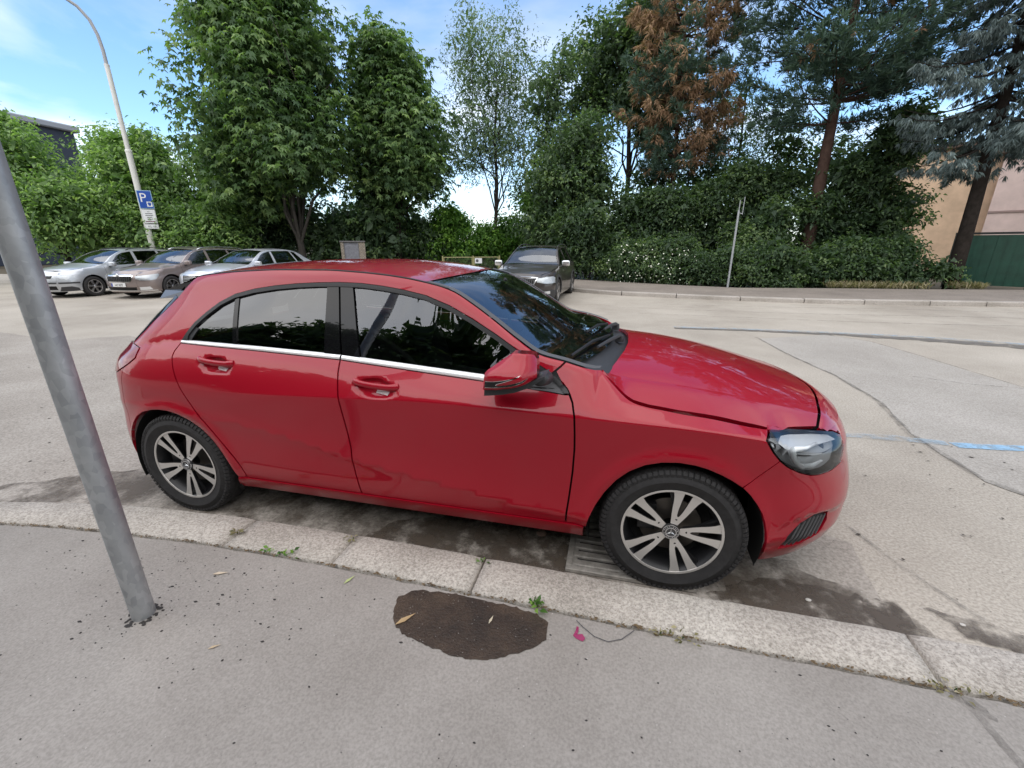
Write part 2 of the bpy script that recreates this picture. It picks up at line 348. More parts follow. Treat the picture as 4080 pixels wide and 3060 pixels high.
def fade_mat(name, col, rough, lo, hi, scale, strength=1.0):
    """worn paint or a stain: covers the ground in patches"""
    m = bpy.data.materials.new(name); m.use_nodes = True; nt = m.node_tree; b = nt.nodes['Principled BSDF']; b.inputs['Base Color'].default_value = (*col, 1); b.inputs['Roughness'].default_value = rough
    t = N(nt, 'ShaderNodeTexCoord'); n = N(nt, 'ShaderNodeTexNoise'); n.inputs['Scale'].default_value = scale; n.inputs['Detail'].default_value = 8; n.inputs['Roughness'].default_value = .7; nt.links.new(t.outputs['Object'], n.inputs['Vector'])
    r = N(nt, 'ShaderNodeValToRGB'); r.color_ramp.elements[0].position = lo; r.color_ramp.elements[1].position = hi; r.color_ramp.elements[0].color = (0, 0, 0, 1); r.color_ramp.elements[1].color = (strength,) * 3 + (1,)
    nt.links.new(n.outputs['Fac'], r.inputs[0]); nt.links.new(r.outputs[0], b.inputs['Alpha']); return m
M_WET = fade_mat('damp_stain', (.085, .066, .05), .6, .36, .58, 7, .88)
M_WETG = fade_mat('damp_gutter', (.11, .088, .068), .7, .42, .64, 3.5, .85)
M_BLUE = fade_mat('worn_blue_paint', (.28, .47, .66), .7, .30, .55, 9, .9)
M_BLUF = fade_mat('very_worn_blue_paint', (.33, .42, .50), .7, .40, .66, 6, .8)
M_TAR = fade_mat('tar_seam', (.17, .155, .14), .85, .36, .60, 9, .45)

def sheet(name, pts, z, m, kind='structure', parent=None, jit=0.0, step=None):
    P = np.asarray(pts, float)
    if step: P = resample(P, step)
    if jit: P = P + RNG.normal(0, jit, P.shape)
    T = tri2d([tuple(q) for q in P]); V = np.c_[P, np.full(len(P), z)]
    a = P[np.array(T)]; F = [t if ((q[1, 0] - q[0, 0]) * (q[2, 1] - q[0, 1]) - (q[1, 1] - q[0, 1]) * (q[2, 0] - q[0, 0])) > 0 else t[::-1] for t, q in zip(T, a)]
    o = mesh(name, V, F, m, parent); 
    if parent is None: tag(o, kind=kind)
    return o
def strip(name, line, w, z, m, kind='structure', jit=.15, step=.12):
    L = resample(np.array(line, float), step, closed=False); d = np.gradient(L, axis=0); n = np.c_[-d[:, 1], d[:, 0]]; n /= np.linalg.norm(n, axis=1)[:, None]
    w = np.interp(np.linspace(0, 1, len(L)), np.linspace(0, 1, len(np.atleast_1d(w))), np.atleast_1d(w))[:, None]
    a = L + n * w / 2 * (1 + RNG.normal(0, jit, (len(L), 1))); b = L - n * w / 2 * (1 + RNG.normal(0, jit, (len(L), 1)))
    V = np.vstack([np.c_[a, np.full(len(L), z)], np.c_[b, np.full(len(L), z)]]); k = len(L)
    o = mesh(name, V, [(i, i + k, i + k + 1, i + 1) for i in range(k - 1)], m); tag(o, kind=kind); return o

KF = pchip([-6.2, -5.4, -4.6, -3.715, -3.45, -3.17, -2.99, -2.73, -2.46, -2.13, -1.53, -.84, .1, .86, 1.215, 9], [-2.75, -2.05, -1.55, -1.195, -1.133, -1.082, -1.054, -1.025, -1.005, -.985, -.975, -.985, -1.005, -1.008, -1.011, -1.06])
KB = lambda x: KF(x) - .228 + .02 * sm(-2.6, -3.6, x) - .02 * sm(-4.0, -6.0, x)
FKX = np.array([-9, -6, -3.6, -2.6, -1.75, -.9, -.2, 1.4, 3.07, 5.26, 7.4, 9.53, 14, 30]); FKY = np.array([15.6, 15.2, 14.1, 13.1, 12.3, 11.75, 11.45, 11.08, 10.72, 10.52, 10.64, 10.81, 11.1, 12.0])
FK = pchip(FKX, FKY)
def build_ground():
    mesh('ground', [(-900, -900, -.03), (900, -900, -.03), (900, 900, -.03), (-900, 900, -.03)], [(0, 1, 2, 3)], M_SOIL)['kind'] = 'structure'
    xs = np.linspace(-6.2, 9, 60)
    near = [(x, float(KF(x)) - .02) for x in xs]; far = [(x, float(FK(x)) + .03) for x in np.linspace(-9, 30, 50)]
    sheet('road', near + [(30, -1.1)] + far[::-1] + [(-40, 15.8), (-40, -14), (-6.9, -14), (-6.6, -4)], 0, M_ROAD)
    back = [(x, float(KB(x)) - .013 - abs(RNG.normal(0, .004))) for x in np.linspace(-6.0, 9, 220)]
    sheet('pavement', back + [(9, -14), (-6.5, -14), (-6.4, -3.2)], .116, M_PAVE)
    mesh('pavement_bed', [(-6.3, -14, .05), (9, -14, .05)] + [(x, float(KF(x)) - .03, .05) for x in np.linspace(9, -6.0, 80)], [tuple(range(82))], M_DIRT)['kind'] = 'structure'
    kerb = empty('kerb', (0, 0, 0)); tag(kerb, kind='structure')
    joints = [-6.1, -4.55, -2.12, -1.515, -.827, .852, 2.45, 4.1, 5.7, 7.3, 8.9]
    for j in range(len(joints) - 1):
        a, b = joints[j] + .008, joints[j + 1] - .008; n = max(6, int((b - a) / .05)); V = []; F = []; dz = RNG.normal(0, .0018); dy = RNG.normal(0, .002); tl = RNG.normal(0, .001)
        sl = lambda t: .0 if j != 3 else 0
        for i, x in enumerate(np.linspace(a, b, n)):
            f, k = float(KF(x)) + dy, float(KB(x)) + .004
            e = min(i, n - 1 - i); dp = (.006 if e == 0 else .0015 if e == 1 else 0) + abs(RNG.normal(0, .0012)); jx = -.006 * (1 if j != 99 else 0)
            for (y, z) in ((f + .012, -.02), (f + .008, .085), (f + .001 - abs(RNG.normal(0, .002)), .108), (f - .016, .1205), ((f + k) / 2, .1225), (k + .008, .119), (k, .108), (k, .02)): V.append((x + (y - f) * .02, y, z + dz - (dp if z > .1 else 0)))
        m = 8; F = [(i * m + q, (i + 1) * m + q, (i + 1) * m + q + 1, i * m + q + 1) for i in range(n - 1) for q in range(m - 1)] + [tuple(range(m)), tuple((n - 1) * m + q for q in range(m - 1, -1, -1))]
        o = mesh('kerb_stone', V, [f[::-1] for f in F], M_GRAN, kerb, smooth=False); o.data.polygons.foreach_set('use_smooth', np.ones(len(o.data.polygons), bool))
    # far side
    sheet('far_pavement', [(x, float(FK(x)) + .18) for x in np.linspace(-9, 30, 60)] + [(30, 16.2), (12.5, 14.6), (9.4, 14.2), (6.7, 14.0), (3.7, 13.6), (2.0, 14.2), (.8, 14.8), (-2.2, 16.4), (-9, 17.5)], .115, M_PAVF)
    fk = empty('far_kerb', (0, 0, 0)); tag(fk, kind='structure')
    fj = [-9, -7.5, -6, -4.6, -3.2, -1.75, -.17, 1.41, 3.07, 4.6, 6.0, 7.5, 8.75, 10.3, 11.9, 13.5, 15.2, 17, 19, 21]
    for a, b in zip(fj[:-1], fj[1:]):
        V = []; dz = RNG.normal(0, .004); n = 5
        for x in np.linspace(a + .012, b - .012, n):
            f = float(FK(x)); V += [(x, f, -.02), (x, f + .004, .10 + dz), (x, f + .018, .122 + dz), (x, f + .17, .125 + dz), (x, f + .18, .05)]
        mesh('kerb_stone', V, [(i * 5 + q, (i + 1) * 5 + q, (i + 1) * 5 + q + 1, i * 5 + q + 1) for i in range(n - 1) for q in range(4)] + [tuple(range(4, -1, -1)), tuple((n - 1) * 5 + q for q in range(5))], M_GRAF, fk)
    # road surface pieces, seams, lines, stains
    sheet('road_patch', [(2.08, 5.29), (2.15, 4.2), (2.33, 3.18), (2.34, 2.2), (2.17, 1.4), (2.18, .6), (2.34, .4), (9, .4), (9, 3.0), (4.15, 3.05), (4.06, 3.6), (3.94, 4.48), (3.76, 5.44), (3.3, 5.9)], .004, M_ROADG, jit=.012, step=.25)
    sheet('road_patch', [(-11.6, 2.87), (-9.5, 2.6), (-8.8, 3.15), (-6.0, 2.2), (-3.2, 1.3), (-.2, .2), (1.0, -.3), (.9, -.93), (-3.2, -1.0), (-4.6, -1.45), (-6.4, -2.6), (-7.4, -4), (-12, -4)], .004, M_ROADD, jit=.012, step=.25)
    strip('road_seam', [(2.05, 5.4), (2.08, 5.29), (2.15, 4.2), (2.33, 3.18), (2.34, 2.2), (2.16, 1.4), (2.17, .98), (2.18, .65), (2.34, .4), (2.7, .15)], [.02, .03, .045, .055, .04], .008, M_TAR)
    strip('road_seam', [(1.05, 6.41), (2.28, 6.04), (3.19, 6.0), (3.76, 5.44), (3.94, 4.48), (4.06, 3.58), (4.13, 3.09), (4.2, 2.4)], [.015, .02, .03, .02], .008, M_TAR)
    strip('road_seam', [(1.02, -.05), (1.15, -.45), (1.3, -.75)], .02, .008, M_TAR); strip('road_seam', [(3.2, 3.3), (3.6, 3.1), (4.4, 3.0), (6, 2.9)], .02, .009, M_TAR)
    for y, x0, x1 in ((7.6, .2, 12), (8.6, -1, 12), (9.6, 1.0, 12)): strip('road_seam', [(x, y + .12 * math.sin(x * .7 + y)) for x in np.linspace(x0, x1, 12)], [.02, .05, .03], .008, M_TAR)
    strip('parking_line', [(1.2, 1.22), (1.67, 1.23), (2.01, 1.255), (2.33, 1.23)], [.09, .10, .09], .009, M_BLUF); strip('parking_line', [(2.36, 1.205), (2.9, 1.265), (5, 1.35), (9, 1.5)], .10, .009, M_BLUE)
    strip('parking_line', [(.8, 6.1), (2.0, 6.16), (3.5, 6.12), (4.8, 6.0), (5.9, 5.72), (9, 5.3)], .14, .010, M_BLUF); strip('road_seam', [(.8, 5.98), (2.0, 6.03), (3.5, 5.96), (4.8, 5.75), (5.9, 5.45), (9, 5.0)], [.10, .2, .32, .42], .0085, fade_mat('tar_band', (.15, .14, .13), .85, .28, .5, 5, .8))
    sheet('damp_stain', [(-4.15, -1.3), (-4.2, -.95), (-3.85, -.68), (-3.45, -.52), (-2.9, -.30), (-1.2, -.25), (.0, -.4), (.55, -.52), (.85, -.66), (1.0, -.74), (1.04, -.86), (1.12, -.99), (.2, -1.0), (-1.5, -.97), (-2.4, -1.0), (-3.3, -1.10), (-3.9, -1.27)], .006, M_WETG, jit=.02, step=.08)
    sheet('damp_stain', [(.35, -1.0), (.18, -.86), (.45, -.70), (.66, -.68), (.88, -.735), (.98, -.73), (1.01, -.80), (1.0, -.86), (1.15, -.93), (1.1, -1.0)], .0075, M_WET, jit=.01, step=.05)
    sheet('damp_stain', [(-1.6, -.96), (-1.5, -.7), (-.9, -.5), (-.46, -.5), (-.46, -.86), (-.5, -.98)], .0072, M_WET, jit=.012, step=.05)
    sheet('damp_stain', [(1.06, -.72), (1.13, -.78), (1.17, -.86), (1.4, -.93), (1.5, -.86), (1.3, -.76), (1.15, -.74)], .0075, M_WET, jit=.008, step=.04)
    pd = [(-1.094, -1.392), (-1.112, -1.311), (-1.06, -1.258), (-.96, -1.240), (-.851, -1.238), (-.65, -1.246), (-.53, -1.258), (-.482, -1.291), (-.474, -1.354), (-.505, -1.40), (-.566, -1.442), (-.685, -1.499), (-.76, -1.512), (-.845, -1.502), (-.94, -1.485), (-1.003, -1.472), (-1.06, -1.435)]
    mp = rough_ground('wet_asphalt', (.026, .021, .018), (.05, .036, .027), (.085, .06, .042), .42, 5.0, 120, .9, (60, .09, .5))
    sheet('wet_patch', pd, .1185, mp, jit=.0035, step=.018)
    strip('pavement_seam', [(.848, -1.235), (.862, -1.27), (.883, -1.313), (.888, -1.38), (.898, -1.462), (.93, -1.6), (.95, -1.8)], [.02, .03, .022, .016, .02], .1178, M_TAR, step=.03)
    sheet('pavement_seam', [(.865, -1.245), (.895, -1.25), (.93, -1.29), (.925, -1.33), (.90, -1.315), (.88, -1.29)], .1176, M_TAR, jit=.004, step=.02)
    strip('pavement_seam', [(-.69, -1.93), (-.685, -1.87), (-.672, -1.80)], .003, .1178, M_TAR, step=.02)
    # dirt and dry bits in the joint behind the kerb
    mb = MB()
    for k in range(900):
        x = RNG.uniform(-5, 3.5); y = float(KB(x)) - .004 + RNG.normal(0, .005); s = RNG.uniform(.002, .007); h = .117 + RNG.uniform(0, .003); a = RNG.uniform(0, 6.3)
        mb.add([(x + s * math.cos(a + q) * (1.8 if q in (0, 3.14) else .7), y + s * math.sin(a + q), h + (.003 if q == 0 else 0)) for q in (0, 1.57, 3.14, 4.71)], [(0, 1, 2, 3)])
    tag(mb.build('joint_litter', mat('dry_litter', (.11, .075, .04), .9, var=.6, vscale=40)), 'crumbs of earth and dry stems along the back of the near kerb', 'litter', kind='stuff')
    mb = MB()
    for k in range(420):
        if k < 190: x, y = -2.07 + RNG.normal(0, .33), -1.50 + RNG.normal(0, .16)
        else: x, y = RNG.uniform(-3.2, 1.6), RNG.uniform(-2.3, -1.27)
        s = RNG.uniform(.0018, .0055) * (1.25 if k < 60 else .8); a = RNG.uniform(0, 6.3)
        if y > float(KB(x)) - .02: continue
        mb.add([(x + s * math.cos(a + q) * (1.5 if i % 3 == 0 else .8), y + s * .8 * math.sin(a + q), .1172) for i, q in enumerate(np.linspace(0, 5.2, 6))] + [(x, y, .1172 + s * .5)], [(i, (i + 1) % 6, 6) for i in range(6)])
    tag(mb.build('grit', mat('dark_grit', (.028, .025, .024), .8)), 'dark grit scattered over the near pavement', 'grit', kind='stuff')
    mb = MB()
    for k in range(150):
        x, y = RNG.uniform(1.0, 5.0), RNG.uniform(-.95, 1.2)
        if k % 3 == 0: x, y = RNG.uniform(-8, -3.3), RNG.uniform(-1, 2)
        s = RNG.uniform(.003, .010); a = RNG.uniform(0, 6.3)
        mb.add([(x + s * math.cos(a + q) * (2.2 if i % 3 == 0 else .8), y + s * math.sin(a + q), .0055 + .003) for i, q in enumerate(np.linspace(0, 5.2, 6))] + [(x, y, .0085 + s * .3)], [(i, (i + 1) % 6, 6) for i in range(6)])
    tag(mb.build('road_litter', mat('road_litter', (.06, .05, .04), .9)), 'bits of leaf and grit scattered over the road', 'litter', kind='stuff')

# ------------------------------------------------------------------ plants
def leaf_material(name, cols, rough=.5, trans=.4, spec=.3):
    m = bpy.data.materials.new(name); m.use_nodes = True; nt = m.node_tree; b = nt.nodes['Principled BSDF']; b.inputs['Roughness'].default_value = rough; b.inputs['Specular IOR Level'].default_value = spec
    at = N(nt, 'ShaderNodeAttribute'); at.attribute_name = 'tint'; r = N(nt, 'ShaderNodeValToRGB'); e = r.color_ramp.elements; n = len(cols)
    e[0].color = (*cols[0], 1); e[1].color = (*cols[-1], 1); e[0].position = 0; e[1].position = 1
    for i in range(1, n - 1): k = e.new(i / (n - 1)); k.color = (*cols[i], 1)
    nt.links.new(at.outputs['Fac'], r.inputs[0]); nt.links.new(r.outputs[0], b.inputs['Base Color'])
    if trans:
        o = nt.nodes['Material Output']; t = N(nt, 'ShaderNodeBsdfTranslucent'); g = N(nt, 'ShaderNodeMixRGB', blend_type='MULTIPLY'); g.inputs[0].default_value = 1; g.inputs[2].default_value = (1.25, 1.5, .6, 1)
        nt.links.new(r.outputs[0], g.inputs[1]); nt.links.new(g.outputs[0], t.inputs['Color']); mx = N(nt, 'ShaderNodeMixShader'); mx.inputs[0].default_value = trans
        nt.links.new(b.outputs[0], mx.inputs[1]); nt.links.new(t.outputs[0], mx.inputs[2]); nt.links.new(mx.outputs[0], o.inputs['Surface'])
    return m
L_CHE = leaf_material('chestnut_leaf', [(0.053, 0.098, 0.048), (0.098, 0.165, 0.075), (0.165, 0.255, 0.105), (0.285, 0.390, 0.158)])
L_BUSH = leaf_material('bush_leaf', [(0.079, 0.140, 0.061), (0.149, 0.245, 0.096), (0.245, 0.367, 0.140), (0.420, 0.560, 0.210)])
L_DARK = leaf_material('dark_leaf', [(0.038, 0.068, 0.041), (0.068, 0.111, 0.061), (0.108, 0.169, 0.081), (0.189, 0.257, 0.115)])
L_FRSH = leaf_material('fresh_leaf', [(0.042, 0.101, 0.026), (0.082, 0.179, 0.036), (0.138, 0.268, 0.049), (0.244, 0.406, 0.082)])
L_AIRY = leaf_material('airy_leaf', [(0.074, 0.115, 0.074), (0.115, 0.177, 0.103), (0.177, 0.248, 0.154), (0.269, 0.331, 0.207)])
L_PINE = leaf_material('pine_needle', [(0.025, 0.048, 0.042), (0.042, 0.077, 0.063), (0.070, 0.119, 0.091), (0.119, 0.182, 0.133)], .6, .2)
L_BROWN = leaf_material('dead_needle', [(.12, .07, .045), (.21, .125, .075), (.31, .195, .12), (.42, .28, .18)], .7, .2)
L_SPRU = leaf_material('spruce_needle', [(0.030, 0.048, 0.051), (0.057, 0.084, 0.086), (0.115, 0.155, 0.155), (0.230, 0.287, 0.287)], .6, .1)
L_GRAS = leaf_material('dry_grass', [(.12, .12, .06), (.24, .21, .12), (.35, .30, .20), (.46, .40, .28)], .7, .35)
M_BARK = mat('bark', (.030, .025, .022), .95, spec=.05, var=.25, vscale=7)
M_BRKP = mat('pine_bark', (.066, .042, .034), .95, spec=.05, var=.25, vscale=6)
M_BRKG = mat('grey_bark', (.058, .053, .048), .95, spec=.05, var=.2, vscale=6)

def unit(v): return v / np.maximum(np.linalg.norm(v, axis=-1, keepdims=True), 1e-9)
def leaf_mesh(name, C, Nn, size, m, parent, aspect=.5, droop=.25, tint=None, fold=.22, axis=None):
    """one four-cornered folded leaf per point"""
    n = len(C); Nn = unit(Nn); A = unit(np.cross(Nn, RNG.normal(size=(n, 3)))) if axis is None else unit(axis - Nn * (axis * Nn).sum(1)[:, None]); B = np.cross(Nn, A)
    s = (size * np.ones(n))[:, None]; tip = A * s - np.array([0, 0, 1]) * s * droop; mid = A * s * .45
    V = np.empty((n, 4, 3)); V[:, 0] = C; V[:, 1] = C + mid + B * s * aspect * .5 + Nn * s * fold * .5; V[:, 2] = C + tip; V[:, 3] = C + mid - B * s * aspect * .5 + Nn * s * fold * .5
    me = bpy.data.meshes.new(name); me.vertices.add(n * 4); me.vertices.foreach_set('co', V.reshape(-1)); me.loops.add(n * 4); me.loops.foreach_set('vertex_index', np.arange(n * 4, dtype=np.int32))
    me.polygons.add(n); me.polygons.foreach_set('loop_start', np.arange(0, n * 4, 4, dtype=np.int32)); me.polygons.foreach_set('loop_total', np.full(n, 4, np.int32)); me.update(calc_edges=True)
    t = RNG.random(n) if tint is None else tint
    at = me.attributes.new('tint', 'FLOAT', 'POINT'); at.data.foreach_set('value', np.repeat(np.clip(t, 0, 1), 4).astype(np.float32))
    return link(name, me, m, parent)
def ellipsoid_points(E, n, rad=2.4, shell=True):
    """random points inside a set of ellipsoids (cx,cy,cz,rx,ry,rz), denser near the outside"""
    vol = np.array([e[3] * e[4] * e[5] for e in E]) ** .75; k = RNG.choice(len(E), n, p=vol / vol.sum()); E = np.array([e[:6] for e in E])
    d = unit(RNG.normal(size=(n, 3))); r = RNG.random(n)[:, None] ** (1 / rad) if shell else RNG.random(n)[:, None] ** (1 / 3)
    wob = 1 + .22 * np.sin(d[:, :1] * 5.1 + k[:, None]) * np.cos(d[:, 2:] * 4.3 + 1.7 * k[:, None]) + RNG.normal(0, .06, (n, 1))
    return E[k, :3] + d * r * wob * E[k, 3:], d, k
def crown(parent, E, clumps, per, size, m, clump_r=.55, flat=.45, up=.75, aspect=.5, droop=.3, palm=0, name='crown', rad=2.4, tbias=0.0, fill=4, dense=2.1):
    P, d, k = ellipsoid_points(E, int(clumps * dense), rad); kp = P[:, 2] > .15; P = P[kp]; d = d[kp]; n = len(P)
    cr_ = clump_r * RNG.uniform(.6, 1.35, n); ct = RNG.normal(.40, .22, n) + tbias + .10 * np.sin(P[:, 0] * 2.3 + P[:, 2] * 1.9)
    q = np.repeat(np.arange(n), per); off = RNG.normal(size=(n * per, 3)) * [1, 1, flat]; off *= (RNG.random(n * per) ** .4)[:, None] / np.maximum(np.linalg.norm(off, axis=1)[:, None], .3)
    C = P[q] + off * cr_[q][:, None]; out = unit(off + d[q] * .35 + RNG.normal(0, .25, (n * per, 3)))
    # leaves hang over the rim of each spray
    C[:, 2] -= (np.hypot(off[:, 0], off[:, 1]) ** 2) * cr_[q] * .45
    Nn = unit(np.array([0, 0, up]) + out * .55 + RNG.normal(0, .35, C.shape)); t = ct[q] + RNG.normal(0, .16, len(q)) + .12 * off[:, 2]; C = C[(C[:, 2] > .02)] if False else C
    if palm:      # palmate leaves: several leaflets from one stalk
        ang = np.tile(np.linspace(-2.0, 2.0, palm), len(C)); CC = np.repeat(C, palm, 0); NN = np.repeat(Nn, palm, 0); ax0 = np.repeat(unit(np.cross(Nn, RNG.normal(size=Nn.shape))), palm, 0); bx = np.cross(NN, ax0)
        ax = ax0 * np.cos(ang)[:, None] + bx * np.sin(ang)[:, None]; sz = size * np.repeat(RNG.uniform(.75, 1.2, len(C)), palm) * (1 - .18 * np.abs(ang) / 2)
        return leaf_mesh(name, CC, NN, sz, m, parent, .48, .35, np.repeat(t, palm) + RNG.normal(0, .04, len(CC)), axis=ax)
    # bigger leaves added to block light; darker tint puts shade in each bough's heart
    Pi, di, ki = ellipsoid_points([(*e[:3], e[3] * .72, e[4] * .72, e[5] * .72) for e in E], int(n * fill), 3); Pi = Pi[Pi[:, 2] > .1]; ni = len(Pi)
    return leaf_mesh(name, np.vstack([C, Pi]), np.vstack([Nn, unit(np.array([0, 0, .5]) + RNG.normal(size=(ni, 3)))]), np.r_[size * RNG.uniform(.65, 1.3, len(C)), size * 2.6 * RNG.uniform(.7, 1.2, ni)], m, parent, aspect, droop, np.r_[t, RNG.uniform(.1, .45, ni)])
def limb(mb, a, b, r0, r1, n=6, sag=.12, sides=6):
    a, b = np.array(a, float), np.array(b, float); L = np.linalg.norm(b - a); w = RNG.normal(0, .05 * L, (n, 3)); w[0] = w[-1] = 0; t = np.linspace(0, 1, n)[:, None]
    mb.tube([tuple(v) for v in a + (b - a) * t + w + np.array([0, 0, 1]) * (sag * L) * np.sin(t * math.pi)], np.linspace(r0, r1, n), sides, cap=False)
def tree(name, label, base, trunk_pts, r0, r1, E, m, bark, clumps, per, size, cat='tree', group=None, limbs=9, twigs=0, **k):
    """trunk_pts and E are given relative to the base"""
    t = empty(name, base); tag(t, label, cat, group); mb = MB()
    pts = [np.array(p, float) for p in trunk_pts]; mb.tube([tuple(p) for p in pts], np.linspace(r0, r1, len(pts)), 10); mb.build('trunk', bark, t, smooth=True)
    mb = MB()
    for i in range(limbs):
        e = E[i % len(E)]; s = pts[min(len(pts) - 1, max(0, int(len(pts) * RNG.uniform(.35, 1.0))))]; d = RNG.normal(0, .45, 3) * np.array(e[3:6]); limb(mb, s, np.array(e[:3]) + d, r1 * .85, r1 * .12, 6, .05)
    for i in range(twigs):
        P, d, kk = ellipsoid_points(E, 1); e = E[kk[0]]; limb(mb, np.array(e[:3]) + RNG.normal(0, .3, 3) * np.array(e[3:6]) - [0, 0, e[5] * .3], P[0], r1 * .28, r1 * .05, 4, 0, 4)
    if mb.V: tag(mb.build('branches', bark, t, smooth=True), kind='stuff')
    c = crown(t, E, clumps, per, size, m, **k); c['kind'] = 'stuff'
    return t
def bush(name, label, base, E, m, clumps, per, size, cat='bush', group=None, stems=5, **k):
    t = empty(name, base); tag(t, label, cat, group); mb = MB()
    for _ in range(5):       # uneven outline
        e = E[int(RNG.integers(len(E)))]; a = RNG.uniform(0, math.pi); q = RNG.uniform(.35, .6); E = E + [(e[0] + e[3] * .85 * math.cos(a), e[1] - e[4] * RNG.uniform(0, .6), e[2] + e[5] * .85 * math.sin(a), e[3] * q, e[4] * q, e[5] * q)]
    for i in range(stems):
        e = E[i % len(E)]; limb(mb, (RNG.normal(0, e[3] * .3), RNG.normal(0, e[4] * .2), 0), np.array(e[:3]) + RNG.normal(0, .3, 3) * np.array(e[3:6]), .035, .008, 5)
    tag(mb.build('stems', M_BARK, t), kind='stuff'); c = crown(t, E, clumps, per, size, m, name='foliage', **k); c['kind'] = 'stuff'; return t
def needles(parent, C, A, size, m, per=7, spread=.75, name='needles', tint=None, droop=0.0, width=.10):
    """tufts of thin blades round a shoot at each point"""
    n = len(C); q = np.repeat(np.arange(n), per); d = unit(A[q] + RNG.normal(0, spread, (n * per, 3)) - np.array([0, 0, droop])); t = (RNG.random(n) if tint is None else tint)[q] + RNG.normal(0, .1, n * per)
    return leaf_mesh(name, C[q] + d * .02, np.cross(d, RNG.normal(size=d.shape)), size * RNG.uniform(.7, 1.25, n * per), m, parent, width * 2, droop * .3, t, fold=.02, axis=d)
def conifer(name, label, base, top, r0, tiers, reach, m, bark, z0, z1, kind='pine', dead=0.0, lean=(0, 0), per=7, density=1.0, size=.16, sweep=0.0, wide=None, thick=.10):
    t = empty(name, base); tag(t, label, 'tree'); mb = MB(); H = top
    ax = lambda z: np.array([lean[0] * z / H, lean[1] * z / H, z]); mb.tube([tuple(ax(z)) for z in np.linspace(-.1, H, 12)], np.linspace(r0, r0 * .18, 12), 10); mb.build('trunk', bark, t, smooth=True)
    bm_ = MB(); C = []; A = []; T = []
    for i in range(tiers):
        f = i / max(1, tiers - 1); z = z0 + (z1 - z0) * f + RNG.normal(0, .12); rr_ = reach(f)
        for b in range(int(RNG.integers(4, 7))):
            an = RNG.uniform(0, 2 * math.pi); L = rr_ * RNG.uniform(.65, 1.1); dv = np.array([math.cos(an), math.sin(an), 0]); p0 = ax(z)
            if kind == 'pine': rise = RNG.uniform(.05, .45); pts = [p0 + dv * L * s + np.array([0, 0, rise * L * s ** 1.6]) for s in np.linspace(0, 1, 6)]
            else: pts = [p0 + dv * L * s + np.array([0, 0, -L * (.42 * s - .30 * s ** 3) - .02]) for s in np.linspace(0, 1, 6)]
            bm_.tube([tuple(p) for p in pts], np.linspace(.035, .008, 6), 5, cap=False); dd = RNG.random() < dead
            ns = int(L * 13 * density)
            for s in RNG.uniform(.22 if kind == 'pine' else .12, 1.02, ns):
                j = min(4, int(s * 5)); p = pts[j] + (pts[j + 1] - pts[j]) * (s * 5 - j); side_ = np.array([-dv[1], dv[0], 0]) * RNG.choice([-1, 1]); ln = L * (.30 if kind == 'pine' else .26) * (1.15 - s) + .12
                ln *= RNG.random() ** .6
                if kind == 'pine': q = p + side_ * ln + dv * ln * .5 + np.array([0, 0, RNG.normal(.05, .12)]); a = unit((side_ * .5 + dv + np.array([0, 0, .8]))[None])[0]
                else: q = p + side_ * ln * .8 + np.array([0, 0, -ln * RNG.uniform(.25, 1.0)]); a = unit((side_ * .3 + dv * .3 + np.array([0, 0, -1.0]))[None])[0]
                C.append(q); A.append(a); T.append((.45 + .25 * s + RNG.normal(0, .14), dd or RNG.random() < dead * .25))
    tag(bm_.build('branches', bark, t, smooth=True), kind='stuff'); C, A = np.array(C), np.array(A); tt = np.array([x[0] for x in T]); dk = np.array([x[1] for x in T])
    needles(t, C[~dk], A[~dk], size, m, per, .65 if kind == 'pine' else .45, 'needles', tt[~dk], 0 if kind == 'pine' else .25, thick)['kind'] = 'stuff'
    if dk.any(): needles(t, C[dk], A[dk] * [1, 1, -.6], size * 1.1, L_BROWN, per, .7, 'dead_needles', tt[dk], .45, thick)['kind'] = 'stuff'
    return t

